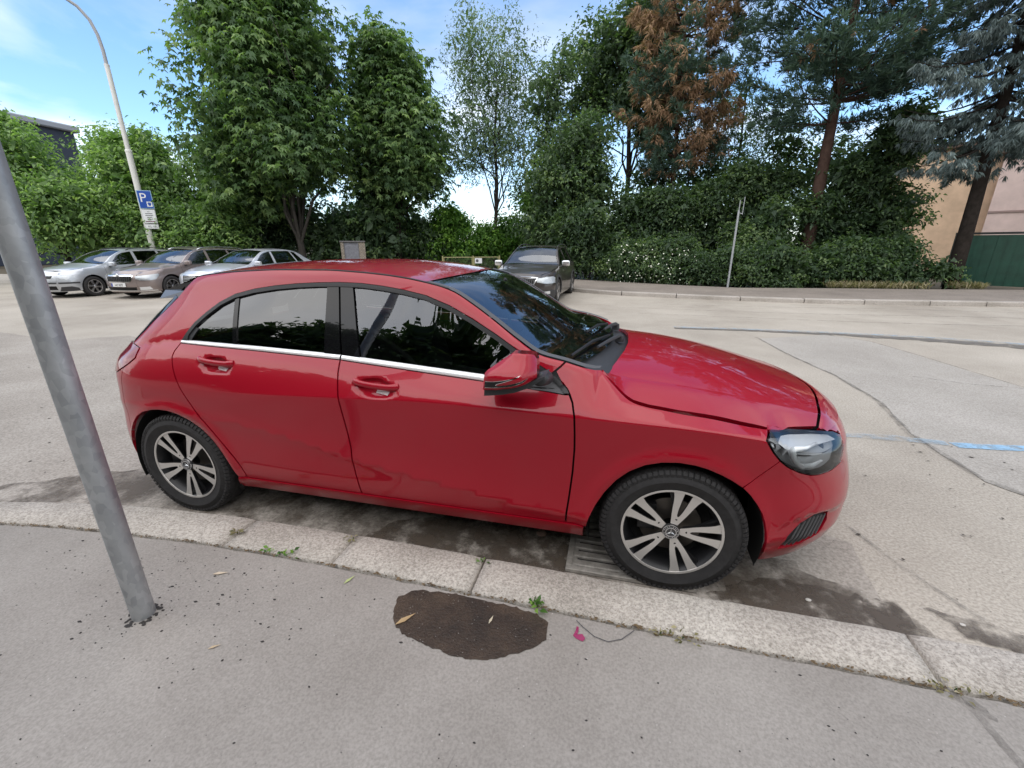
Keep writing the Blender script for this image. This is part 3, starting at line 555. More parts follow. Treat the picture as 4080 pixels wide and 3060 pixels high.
def build_plants():
    # two horse chestnuts behind the parked cars
    E1 = [(-.7, -.3, 7.9, 2.9, 3.0, 3.1), (.3, .4, 9.7, 2.4, 2.8, 2.4), (-1.1, .2, 10.6, 2.1, 2.6, 2.0), (1.2, -.3, 6.0, 2.3, 2.8, 2.1), (-1.7, -.2, 5.2, 2.7, 2.8, 2.0), (.5, .2, 12.3, 1.5, 1.5, 1.7), (-1.9, .1, 11.9, 1.2, 1.2, 1.5)]
    tree('horse_chestnut', 'big horse chestnut with a forked trunk behind the parked silver saloon', (-15.34, 16.12, 0), [(0, 0, -.1), (.02, 0, .9), (.0, 0, 1.6), (-.15, 0, 2.5), (-.25, .1, 4.2), (-.2, .1, 7)], .19, .09, E1, L_CHE, M_BRKG, 900, 12, .21, palm=5, limbs=16, clump_r=.75, up=.9, rad=2.2)
    E2 = [(.3, 0, 8.8, 2.0, 2.2, 2.4), (.9, 0, 6.8, 2.3, 2.4, 2.3), (.1, 0, 10.1, 1.6, 1.9, 1.4), (1.2, -.2, 5.1, 1.9, 2.0, 1.4), (-.8, .2, 5.6, 2.0, 2.0, 2.4), (-.6, 0, 8.0, 1.4, 1.8, 1.7), (-.6, 0, 3.4, 1.4, 1.6, 1.4)]
    tree('horse_chestnut', 'narrower horse chestnut to the right of the big forked one, its boughs hanging low', (-11.95, 19.5, 0), [(0, 0, -.1), (0, 0, 1.2), (.1, 0, 2.6), (.1, 0, 4.5), (0, 0, 7.5)], .17, .08, E2, L_CHE, M_BARK, 720, 12, .21, palm=5, limbs=12, clump_r=.7, up=.9, rad=2.2)
    # airy tree
    E3 = [(-.3, 0, 7.6, 2.3, 2.0, 2.5), (.5, 0, 9.6, 2.0, 1.8, 2.2), (-1.0, 0, 10.4, 1.5, 1.5, 2.0), (.9, 0, 6.2, 1.9, 1.8, 1.6), (-1.1, 0, 6.0, 1.5, 1.6, 1.4)]
    tree('wild_cherry', 'thin airy tree with see-through foliage and a slim dark trunk', (-6.87, 20.5, 0), [(0, 0, -.1), (.02, 0, 1.5), (.12, 0, 3.0), (.2, 0, 4.5), (.1, 0, 6.5), (.3, 0, 9.0)], .12, .05, E3, L_AIRY, M_BARK, 560, 14, .135, fill=.6, dense=2.0, limbs=14, twigs=110, clump_r=.5, flat=1.2, up=.3, aspect=.42, rad=2.6)
    # dense middle trees and the tall one behind
    E4 = [(-.3, 0, 4.2, 1.9, 1.8, 2.0), (.6, 0, 5.8, 1.5, 1.5, 1.4), (-.8, 0, 2.4, 1.8, 1.7, 1.4), (.8, 0, 2.3, 1.7, 1.7, 1.5), (.9, .1, 4.0, 1.5, 1.5, 1.5)]
    tree('hazel_tree', 'dense dark round-crowned tree behind the dark estate car', (-2.75, 18.3, 0), [(0, 0, -.1), (.05, 0, 1.0), (.1, 0, 2.2), (0, 0, 4.2)], .11, .05, E4, L_DARK, M_BARK, 330, 26, .15, limbs=8, clump_r=.5, tbias=.10)
    tree('elm_tree', 'mid green elm filling the space between the thin airy tree and the dense round tree', (-4.6, 22.6, 0), [(0, 0, -.1), (.05, 0, 2.0), (0, 0, 4.5), (.1, 0, 8)], .14, .06, [(.0, 0, 8.6, 1.5, 1.5, 1.8), (.5, 0, 6.4, 1.6, 1.6, 1.6), (-.5, 0, 4.4, 1.6, 1.6, 1.5), (.9, 0, 10.2, 1.1, 1.2, 1.3)], L_AIRY, M_BARK, 170, 18, .17, limbs=8, twigs=20, clump_r=.55, fill=2)
    E5 = [(-1.6, 0, 11.0, 2.1, 2.2, 2.0), (.6, 0, 12.0, 2.6, 2.4, 2.2), (-.4, 0, 9.2, 2.4, 2.3, 1.7), (-2.4, 0, 9.0, 1.5, 1.6, 1.3), (1.8, 0, 9.8, 1.8, 1.8, 1.8), (1.3, 0, 7.6, 1.3, 1.6, 1.1)]
    tree('ash_tree', 'tall ash whose crown stands above the dense round tree', (-.2, 24.5, 0), [(0, 0, -.1), (.0, 0, 2.5), (.05, 0, 5.0), (-.1, 0, 7.5), (-.2, 0, 10)], .17, .08, E5, L_DARK, M_BARK, 330, 20, .19, limbs=12, twigs=40, clump_r=.6, tbias=.14)
    tree('ash_tree', 'slim bare-stemmed ash leaning beside the tall ash', (.75, 25.2, 0), [(0, 0, -.1), (-.1, 0, 1.5), (.1, 0, 3.2), (.5, 0, 5.4), (.6, 0, 8.0)], .13, .06, [(.9, 0, 8.8, 1.3, 1.3, 1.3), (.2, 0, 7.4, .9, 1.0, .8)], L_DARK, M_BARK, 60, 20, .18, limbs=5, clump_r=.5)
    conifer('dying_pine', 'pine with hanging brown dead foliage between the ash and the big pine', (2.05, 21.3, 0), 14.5, .16, 24, lambda f: 1.1 + 1.7 * math.sin(min(1, .25 + f * .9) * 2.6), L_PINE, M_BRKP, 4.6, 14.2, dead=.44, lean=(-.35, .1), per=13, density=1.25, size=.25, thick=.075)
    conifer('tall_pine', 'tall dark pine with a thick reddish trunk leaning beside the grey post', (6.96, 17.7, 0), 13.0, .27, 17, lambda f: 1.5 + 2.6 * math.sin(min(1, .30 + f * .75) * 2.4), L_PINE, M_BRKP, 5.6, 12.8, dead=.02, lean=(.15, .3), per=13, density=1.5, size=.26, thick=.075)
    conifer('blue_spruce', 'blue spruce with drooping silvery boughs in front of the pink house', (10.68, 15.3, 0), 13.5, .22, 21, lambda f: 3.0 - 1.7 * f, L_SPRU, M_BARK, 4.3, 13.2, kind='spruce', lean=(-.2, .1), per=15, density=1.9, size=.19, thick=.075)
    tree('bare_larch', 'sparse twiggy tree in the gap between the two pines', (5.2, 24.0, 0), [(0, 0, -.1), (-.1, 0, 3), (.1, 0, 6), (0, 0, 9.2)], .10, .03, [(0, 0, 7.0, 2.6, 1.6, 2.0), (-.6, 0, 8.6, 1.6, 1.2, 1.4), (.8, 0, 5.4, 2.2, 1.4, 1.6), (-1.2, 0, 4.6, 1.6, 1.2, 1.4)], L_AIRY, M_BARK, 420, 12, .12, fill=.5, dense=1.6, limbs=12, twigs=150, clump_r=.5, flat=1.2, up=.2, rad=3)
    # left hand thicket
    for nm, lb, b, E, m, cl, tb in (
        ('field_maple', 'rounded maple at the far left edge, behind the silver estate', (-25.2, 12.6, 0), [(-1.6, 0, 4.6, 1.9, 2.2, 2.3), (.5, 0, 3.0, 2.2, 2.0, 2.0), (-2.4, 0, 6.6, 1.2, 1.4, 1.2)], L_BUSH, 250, .06),
        ('field_maple', 'bright green maple behind the lamp post', (-22.8, 15.2, 0), [(0, 0, 4.3, 2.3, 2.2, 2.1), (-.9, 0, 2.5, 2.2, 2.0, 1.7), (1.0, 0, 2.6, 2.0, 2.0, 1.8), (-.2, .2, 5.9, 1.4, 1.4, 1.2)], L_BUSH, 330, .10),
        ('field_maple', 'maple whose top shows between the lamp post and the far hall roof', (-27.5, 17.8, 0), [(0, 0, 6.4, 1.7, 1.7, 1.5), (.3, 0, 4.4, 2.3, 2.2, 2.0)], L_BUSH, 200, .12),
        ('field_maple', 'maple just left of the big horse chestnut', (-19.9, 17.4, 0), [(-.3, 0, 5.2, 1.7, 1.8, 1.8), (.4, 0, 3.4, 2.2, 2.0, 2.0), (-1.3, 0, 3.0, 1.6, 1.6, 1.7), (.9, 0, 6.3, 1.2, 1.3, 1.2)], L_BUSH, 280, .02)):
        tree(nm, lb, b, [(0, 0, -.1), (.05, 0, 1.2), (0, 0, 2.6), (.1, 0, 4.5)], .14, .06, E, m, M_BARK, cl, 24, .19, limbs=8, clump_r=.6, tbias=tb)
    bush('elder_bush', 'leafy elder hedge filling the gap behind the silver estate', (-22.0, 13.9, 0), [(-2.2, .5, 1.8, 2.6, 1.4, 1.9), (1.2, .6, 1.7, 2.4, 1.4, 1.9), (-.5, .8, 3.1, 2.2, 1.3, 1.4), (3.2, .8, 1.6, 1.8, 1.2, 1.7)], L_BUSH, 330, 22, .18, clump_r=.5, tbias=.02)
    bush('elder_bush', 'dark undergrowth below the big horse chestnut', (-17.2, 17.4, 0), [(-1.6, 0, 1.7, 2.6, 1.3, 1.8), (2.2, .6, 1.6, 2.6, 1.2, 1.8), (.2, .4, 2.8, 2.2, 1.2, 1.6), (4.2, 1.0, 1.5, 1.8, 1.2, 1.7)], L_DARK, 330, 20, .19, clump_r=.5)
    bush('elder_bush', 'dark shrub between the brick pillar and the two chestnuts', (-13.2, 20.6, 0), [(-1.2, 0, 1.9, 2.2, 1.3, 2.1), (1.4, 0, 1.6, 2.0, 1.2, 1.9), (-2.6, .2, 2.6, 1.6, 1.2, 1.6)], L_DARK, 260, 20, .17, clump_r=.5)
    bush('privet_bush', 'bright green bushes behind the low yellow gate', (-8.9, 20.6, 0), [(-1.0, 0, 1.6, 1.6, 1.2, 1.6), (.9, -.2, 1.2, 1.8, 1.2, 1.3), (-.4, .3, 2.6, 1.1, 1.0, .9), (2.0, .2, 1.4, 1.3, 1.0, 1.5)], L_FRSH, 300, 24, .15, clump_r=.45, tbias=.08)
    bush('privet_bush', 'bright green shrub round the foot of the thin airy tree', (-5.9, 21.6, 0), [(0, 0, 1.7, 1.6, 1.2, 1.6), (1.2, 0, 2.5, 1.0, 1.0, 1.2)], L_FRSH, 170, 24, .15, clump_r=.45)
    bush('hazel_bush', 'dark shrub close behind the dark estate car', (-1.6, 17.0, 0), [(-.8, .3, 1.2, 1.8, 1.1, 1.3), (1.0, .3, 1.1, 1.5, 1.1, 1.2)], L_DARK, 200, 24, .14, clump_r=.4)
    iv = bush('ivy_hedge', 'ivy-like hedge dotted with small white flowers beside the far pavement', (1.0, 15.75, 0), [(-.8, 0, .75, 1.2, .8, .85), (.6, -.25, .70, 1.3, .8, .8), (0, .3, 1.1, 1.3, .8, .6)], L_DARK, 260, 26, .10, cat='hedge', clump_r=.3, tbias=.18)
    P, d, k = ellipsoid_points([(-.6, -.55, .75, 1.2, .5, .8), (.6, -.75, .65, 1.2, .5, .75)], 170, 6); P = P[P[:, 2] > .1]; leaf_mesh('white_flowers', P, np.array([.1, -1, .4]) + RNG.normal(0, .3, P.shape), .055, mat('petal_white', (.75, .76, .66), .6), iv, .9, .1)['kind'] = 'stuff'
    bush('hedge_bush', 'low clipped dark hedge between the flowering hedge and the tall pine', (4.1, 15.2, 0), [(-1.2, .1, .6, 1.4, .9, .75), (1.0, -.2, .6, 1.5, .8, .75), (.2, .4, 1.0, 1.4, .7, .6)], L_DARK, 300, 26, .11, cat='hedge', clump_r=.32, tbias=.06)
    bush('hedge_bush', 'low dark hedge right of the tall pine trunk, behind the dry grass', (7.9, 15.4, 0), [(-1.0, -.1, .7, 1.3, .8, .8), (1.0, -.1, .6, 1.3, .8, .7), (0, .4, 1.2, 1.4, .8, .7)], L_DARK, 280, 24, .12, cat='hedge', clump_r=.34)
    tree('hazel_tree', 'shaggy mid green tree between the slim ash and the dying pine', (1.5, 23.3, 0), [(0, 0, -.1), (.05, 0, 1.5), (0, 0, 3.2), (.1, 0, 5)], .10, .05, [(-.7, 0, 4.4, 1.5, 1.3, 1.2), (.9, 0, 3.8, 1.6, 1.3, 1.4), (.2, 0, 5.9, 1.3, 1.2, 1.0), (2.3, 0, 4.9, 1.2, 1.2, 1.2)], L_DARK, M_BARK, 120, 20, .16, limbs=8, twigs=20, clump_r=.55, fill=1.5, tbias=.1)
    bush('hazel_bush', 'tall dark shrub behind the flowering hedge', (.6, 18.6, 0), [(-.9, 0, 1.5, 1.4, 1.1, 1.5), (.9, 0, 1.9, 1.5, 1.1, 1.6), (0, 0, 2.8, 1.1, 1.0, .9)], L_DARK, 260, 24, .14, clump_r=.45)
    bush('hazel_bush', 'mid green shrub behind the grey post', (4.4, 19.2, 0), [(-.9, 0, 2.0, 1.4, 1.1, 1.8), (.8, 0, 2.7, 1.5, 1.1, 1.7), (.2, 0, 4.1, 1.1, 1.0, 1.0), (-1.4, 0, 3.2, .9, .9, .9)], L_DARK, 330, 24, .14, clump_r=.45, tbias=.12)
    bush('hazel_bush', 'mid green shrub left of the tall pine trunk, right of the grey post', (5.5, 17.3, 0), [(0, 0, 2.2, 1.0, .9, 1.2), (-.3, 0, 1.1, 1.2, .9, 1.1)], L_DARK, 150, 24, .13, clump_r=.4, tbias=.22)
    bush('hazel_bush', 'big dark shrub between the tall pine and the blue spruce', (8.7, 18.2, 0), [(-.8, 0, 1.8, 1.4, 1.1, 1.7), (.8, 0, 2.4, 1.4, 1.1, 1.8), (0, 0, 4.0, 1.2, 1.0, 1.1), (.9, 0, 5.3, 1.4, 1.0, 1.3), (.7, 0, 1.3, 1.2, 1.0, 1.3)], L_DARK, 400, 24, .15, clump_r=.45)
    tree('hazel_tree', 'dark leafy tree filling the space just left of the tall pine trunk', (6.6, 22.0, 0), [(0, 0, -.1), (.05, 0, 1.5), (0, 0, 3.2), (.1, 0, 5)], .10, .05, [(-.6, 0, 4.0, 1.5, 1.2, 1.5), (.9, 0, 4.8, 1.6, 1.2, 1.5), (.2, 0, 6.3, 1.4, 1.2, 1.1), (2.4, .3, 5.2, 1.5, 1.2, 1.6), (2.2, .2, 3.2, 1.5, 1.2, 1.4)], L_DARK, M_BARK, 150, 20, .16, limbs=8, twigs=20, clump_r=.55, fill=1.5, tbias=.04)
    # dry grass in front of the hedge
    for lb, x0, x1, y0, n in (('dry pale grass strip along the foot of the hedge left of the green gate', 6.6, 9.4, 14.35, 900), ('small tuft of dry grass at the foot of the green gate', 10.3, 11.2, 14.75, 420)):
        C = np.c_[RNG.uniform(x0, x1, n), y0 + RNG.normal(0, .12, n), np.full(n, .10)]; A = np.array([0, 0, 1.0]) + RNG.normal(0, .45, (n, 3)) * [1, 1, .2]
        o = leaf_mesh('dry_grass', C, np.cross(A, RNG.normal(size=A.shape)), RNG.uniform(.16, .42, n), L_GRAS, None, .09, .25, axis=A, fold=0); tag(o, lb, 'grass', kind='stuff')
    # trees over the road behind the camera: they show only as reflections in the paint and glass
    E = []
    for x in np.arange(-34, 30, 2.1):
        h = 10.3 + 1.3 * sm(-3, -14, x) + 1.2 * math.sin(x * .83 + 1) + .8 * math.sin(x * 2.1); y = -14.5 + 1.3 * math.sin(x * 1.7); E += [(x, y, h - 1.7, 1.9, 1.7, 1.7), (x + .8, y - .4, h * .62, 2.2, 1.8, h * .24), (x - .5, y, h * .28, 2.3, 1.8, h * .28)]
    t = crown(None, E, 2500, 16, .42, L_DARK, name='tree_belt', clump_r=.9, fill=4); tag(t, 'belt of trees across the way, seen only as reflections in the red car', 'trees', kind='stuff')
# ------------------------------------------------------------------ panels cut out of a curved surface
def panel(name, poly, lift, material, parent, gap=.0022, step=.022, holes=(), flange=.016, grid=None, mirror=False, eps=.002, dens=.022, fdir=None):
    poly = np.asarray(poly, float)
    if area2(poly) < 0: poly = poly[::-1]
    loops = [resample(offset_poly(resample(poly, .05), gap), step)]
    for h in holes:
        h = np.asarray(h, float)
        if area2(h) < 0: h = h[::-1]
        loops.append(resample(offset_poly(h, -gap), step)[::-1])
    B = np.vstack(loops); edges = []; n0 = 0
    for l in loops: edges += [(n0 + i, n0 + (i + 1) % len(l)) for i in range(len(l))]; n0 += len(l)
    lo, hi = B.min(0), B.max(0)
    if grid is None:
        gx = np.arange(lo[0], hi[0], dens); gz = np.arange(lo[1], hi[1], dens); G = np.array(np.meshgrid(gx, gz)).reshape(2, -1).T
    else: G = grid(lo, hi)
    ok = inside(G, loops[0])
    for l in loops[1:]: ok &= ~inside(G, l)
    G = G[ok]
    if len(G):
        keep = np.ones(len(G), bool)
        for k in range(0, len(G), 400):
            d = np.sqrt(((G[k:k + 400, None, :] - B[None]) ** 2).sum(2)).min(1); keep[k:k + 400] = d > step * .45
        G = G[keep]
    P = np.vstack([B, G]) if len(G) else B
    r = delaunay_2d_cdt([Vector(q) for q in P], edges, [], 0, 1e-6)
    Q = np.array([v[:] for v in r[0]]); T = np.array([f for f in r[2] if len(f) == 3])
    c = Q[T].mean(1); ok = inside(c, loops[0])
    for l in loops[1:]: ok &= ~inside(c, l)
    T = T[ok]
    a = Q[T]; ar = (a[:, 1, 0] - a[:, 0, 0]) * (a[:, 2, 1] - a[:, 0, 1]) - (a[:, 1, 1] - a[:, 0, 1]) * (a[:, 2, 0] - a[:, 0, 0])
    T[ar < 0] = T[ar < 0][:, ::-1]
    def nor(q):
        du = lift(q + [eps, 0]) - lift(q - [eps, 0]); dv = lift(q + [0, eps]) - lift(q - [0, eps]); n = np.cross(du, dv); return n / np.maximum(np.linalg.norm(n, axis=1), 1e-9)[:, None]
    V = lift(Q); NN = nor(Q); F = T.tolist()
    if flange:
        for l in loops:
            b = len(V); L = lift(l); NL = nor(l); t = np.roll(L, -1, 0) - np.roll(L, 1, 0); on = np.cross(t, NL); on /= np.maximum(np.linalg.norm(on, axis=1), 1e-9)[:, None]
            m = len(l); V = np.vstack([V, L, L - (NL if fdir is None else np.array(fdir, float)) * flange]); NN = np.vstack([NN, on, on])
            F += [(b + i, b + m + i, b + m + (i + 1) % m, b + (i + 1) % m) for i in range(m)]
    if mirror:
        V = V * [1, -1, 1]; NN = NN * [1, -1, 1]; F = [tuple(f)[::-1] for f in F]
    return mesh(name, V, F, material, parent, smooth=True, normals=NN)
def loft(name, rows, material, parent, flip=False, thick=0):
    rows = np.asarray(rows, float); m, n = rows.shape[:2]; V = rows.reshape(-1, 3)
    F = [(i * n + j, i * n + j + 1, (i + 1) * n + j + 1, (i + 1) * n + j) for i in range(m - 1) for j in range(n - 1)]
    if flip: F = [f[::-1] for f in F]
    o = mesh(name, V, F, material, parent, smooth=True)
    if thick:
        md = o.modifiers.new('thickness', 'SOLIDIFY'); md.thickness = thick; md.offset = -1
    return o

# ------------------------------------------------------------------ wheels
def spoke_poly(r0, r1, w):        # outline of a spoke along +x; w: list of (r, half width)
    return [(r, -h) for r, h in w] + [(r, h) for r, h in w[::-1]]
TREAD = {}
def tyre_part(parent, R_, rr, wd, y, seg=64, lugs=True):
    h = wd / 2
    prof = [(rr, h * .86), (rr + .012, h * .97), (rr + (R_ - rr) * .45, h * 1.04), (rr + (R_ - rr) * .75, h * 1.0), (R_ - .016, h * .92), (R_ - .004, h * .78), (R_, h * .5), (R_, -h * .5), (R_ - .004, -h * .78), (R_ - .016, -h * .92), (rr + (R_ - rr) * .45, -h * 1.04), (rr, -h * .86)]
    mb = MB(); mb.lathe([(r, a) for r, a in prof], seg)
    if lugs:
        for k in range(seg + 8):
            an = 2 * math.pi * k / (seg + 8)
            for sgn in (-1, 1):
                r0, r1 = R_ - .018, R_ + .001; w2 = .0085
                pts = []
                for (r, a) in ((r0, h * .975), (r1 - .006, h * .86), (r1, h * .55)):
                    for e in (-1, 1):
                        aa = an + e * w2 / R_ + (.02 if a < h * .6 else 0); pts.append((r * math.cos(aa), sgn * (a + .003), r * math.sin(aa)))
                mb.add(pts, [(0, 1, 3, 2), (2, 3, 5, 4)])
                q = [(x * .955, yy * .98, z * .955) for x, yy, z in pts]; mb.add(pts + q, [(0, 6, 7, 1), (0, 2, 8, 6), (1, 7, 9, 3), (2, 4, 10, 8), (3, 9, 11, 5), (4, 5, 11, 10)])
    o = mb.build('tyre', M_TYR, parent, smooth=True, angle=.6); o.location = (0, y, 0); return o
def wheel(parent, x, y, z, side, R_=.316, rr=.2155, wd=.205, style='double', a0=3, steer=0):
    """side -1 = right (outer face towards -Y)"""
    w = empty('wheel', (x, y, z)); w.parent = parent; w.rotation_euler = (0, 0, steer)
    s = side; yo = wd / 2 * s; fl = -1 if side > 0 else 1
    tyre_part(w, R_, rr, wd, 0, 72 if style == 'double' else 40, lugs=(style == 'double'))
    mb = MB(); mb.lathe([(rr + .004, yo * .88), (rr - .006, yo * .885), (rr - .012, yo * .83), (rr - .028, yo * .45), (rr - .035, 0), (rr - .04, -yo * .8)], 56)
    mb.build('rim_barrel', M_RDK, w, smooth=True, angle=.5)
    mb = MB(); mb.lathe([(rr + .002, yo * .90), (rr - .001, yo * .905), (rr - .008, yo * .895), (rr - .009, yo * .86)], 64); mb.build('rim_lip', M_RIM if style != 'steelcap' else M_SAT, w, smooth=True, angle=.5)
    # brake and back plate
    mb = MB(); mb.lathe([(.03, yo * .20), (.135, yo * .20), (.137, yo * .1), (.03, yo * .1)], 36); mb.build('brake_disc', M_STL, w, smooth=True, angle=.5)
    mb = MB(); mb.lathe([(.0, -yo * .1), (rr - .03, -yo * .1)], 32); mb.build('back_plate', M_DRK, w)
    mb = MB(); mb.box((-.105, yo * .18, .045), (.075, .06, .13)); mb.build('brake_caliper', M_RDK, w)
    if style == 'double':
        W = [(.036, .0165), (.06, .023), (.09, .032), (.12, .0395), (.15, .046), (.175, .053), (.192, .061), (rr - .008, .070)]
        leg_in = [(.082, 0), (.088, .0045), (.10, .0068), (.12, .0098), (.15, .0122), (.175, .0140), (.192, .0150), (rr - .008, .0158)]
        up = [(r, h) for r, h in W]; 
        poly = [(r, -h) for r, h in W] + [(r, -h) for r, h in leg_in[::-1]] + [(r, h) for r, h in leg_in[1:]] + [(r, h) for r, h in W[::-1]]
        for k in range(5):
            an = R(a0 + 72 * k); ca, sa = math.cos(an), math.sin(an)
            rot = lambda P: [(p[0] * ca - p[1] * sa, p[0] * sa + p[1] * ca) for p in P]
            dish = lambda V: [(v[0], v[1] - s * .016 * (1 - min(1, math.hypot(v[0], v[2]) / rr)) ** 1 , v[2]) for v in V]
            m1 = MB(); m1.prism(rot(poly), yo * .80, yo * .86); m1.V = dish(m1.V)
            sp = m1.build('spoke', M_RDK, w)
            m2 = MB(); pin = offset_poly(poly, .0016); P2 = rot([tuple(q) for q in pin]); T = tri2d(P2); m2.add([(q[0], yo * .864, q[1]) for q in P2], [tuple(t) for t in T]); m2.V = dish(m2.V)
            m2.build('machined_face', M_RIM, sp)
            bx = rot([(.066, 0)])[0]; m3 = MB(); m3.lathe([(0, yo * .003 + yo * .866 - s * .0113), (.0052, yo * .003 + yo * .866 - s * .0113)], 10, c=(bx[0], 0, bx[1])); m3.build('bolt_hole', M_DRK, sp)
            # dark wing beside the spoke
            bk = [(.05, .016), (.10, .027), (.15, .055), (rr - .012, .085), (rr - .012, .03), (.12, .02)]
            m4 = MB(); m4.prism(rot(bk), yo * .55, yo * .70); m4.build('spoke_shoulder', M_RDK, sp)
        hb = empty('hub_cap', (0, yo * .78, 0)); hb.parent = w
        m = MB(); m.lathe([(.0, s * .004), (.028, s * .004), (.0345, s * .0015), (.036, -s * .01)], 40); m.build('cap_disc', mat('cap_grey', (.09, .09, .095), .35, metal=.5), hb, smooth=True, angle=.5)
        m = MB()
        m.lathe([(.0205, s * .0045), (.0205, s * .0075), (.0235, s * .0075), (.0235, s * .0045)], 36)
        m.lathe([(.0335, s * .0015), (.0335, s * .0045), (.0355, s * .0045), (.0355, s * .0005)], 36)
        for k in range(3):
            an = R(90 + 120 * k + (0 if a0 < 20 else 8)); c, sn = math.cos(an), math.sin(an); q = [(.022, 0), (.004, .0042), (0, 0), (.004, -.0042)]
            q3 = [(a * c - b * sn, a * sn + b * c) for a, b in q]
            m.add([(q3[0][0], s * .0065, q3[0][1]), (q3[1][0], s * .0055, q3[1][1]), (0, s * .010, 0), (q3[3][0], s * .0055, q3[3][1])], [(0, 1, 2), (0, 2, 3)])
        for k in range(20):
            an = 2 * math.pi * k / 20
            if k % 5 == 0: continue
            m.add([((.0265 + dr) * math.cos(an + da), s * .0047, (.0265 + dr) * math.sin(an + da)) for dr, da in ((0, -.06), (.004, -.06), (.004, .06), (0, .06))], [(0, 1, 2, 3)])
        m.build('star_emblem', M_SAT, hb)
    else:
        n = {'six': 6, 'seven': 7, 'five': 5, 'steelcap': 7}[style]
        W = [(.03, .022), (.08, .024), (.14, .028), (.18, .034), (rr - .006, .052)]
        poly = [(r, -h) for r, h in W] + [(r, h) for r, h in W[::-1]]; rm = M_SAT
        for k in range(n):
            an = a0 + 2 * math.pi * k / n; ca, sa = math.cos(an), math.sin(an)
            m1 = MB(); m1.prism([(p[0] * ca - p[1] * sa, p[0] * sa + p[1] * ca) for p in poly], yo * .68, yo * .86); m1.build('spoke', rm, w)
        m = MB(); m.lathe([(0, yo * .90), (.035, yo * .89), (.045, yo * .8)], 20); m.build('hub_cap', rm, w, smooth=True)
    return w
def number_plate(parent, loc, rot, text, w=.52, h=.11, rz=0):
    e = empty('number_plate', loc); e.rotation_euler = rot; e.parent = parent
    m = MB(); m.box((0, 0, 0), (.012, w, h), bev=.003); m.build('plate_panel', M_PLT, e)
    m = MB(); m.box((.0075, -w / 2 + .026, 0), (.003, .045, h * .92)); m.build('plate_band', mat('plate_blue', (.01, .05, .35), .4), e)
    put_text('plate_lettering', text, e, (.0085, .02, -h * .33), (R(90), 0, R(90)), h * .9, M_INK, 'CENTER', .0006, xs=.78)
    return e
def put_text(name, s, parent, loc, rot, size, m, align='CENTER', ext=.0006, xs=1.0):
    c = bpy.data.curves.new(name, 'FONT'); c.body = s; c.size = size; c.align_x = align; c.extrude = ext; c.resolution_u = 3
    o = bpy.data.objects.new(name, c); COL.objects.link(o)
    bpy.context.view_layer.update(); dg = bpy.context.evaluated_depsgraph_get()
    me = bpy.data.meshes.new_from_object(o.evaluated_get(dg)); bpy.data.objects.remove(o); bpy.data.curves.remove(c)
    me.materials.clear(); q = link(name, me, m, parent); q.location = loc; q.rotation_euler = rot; q.scale = (xs, 1, 1); return q

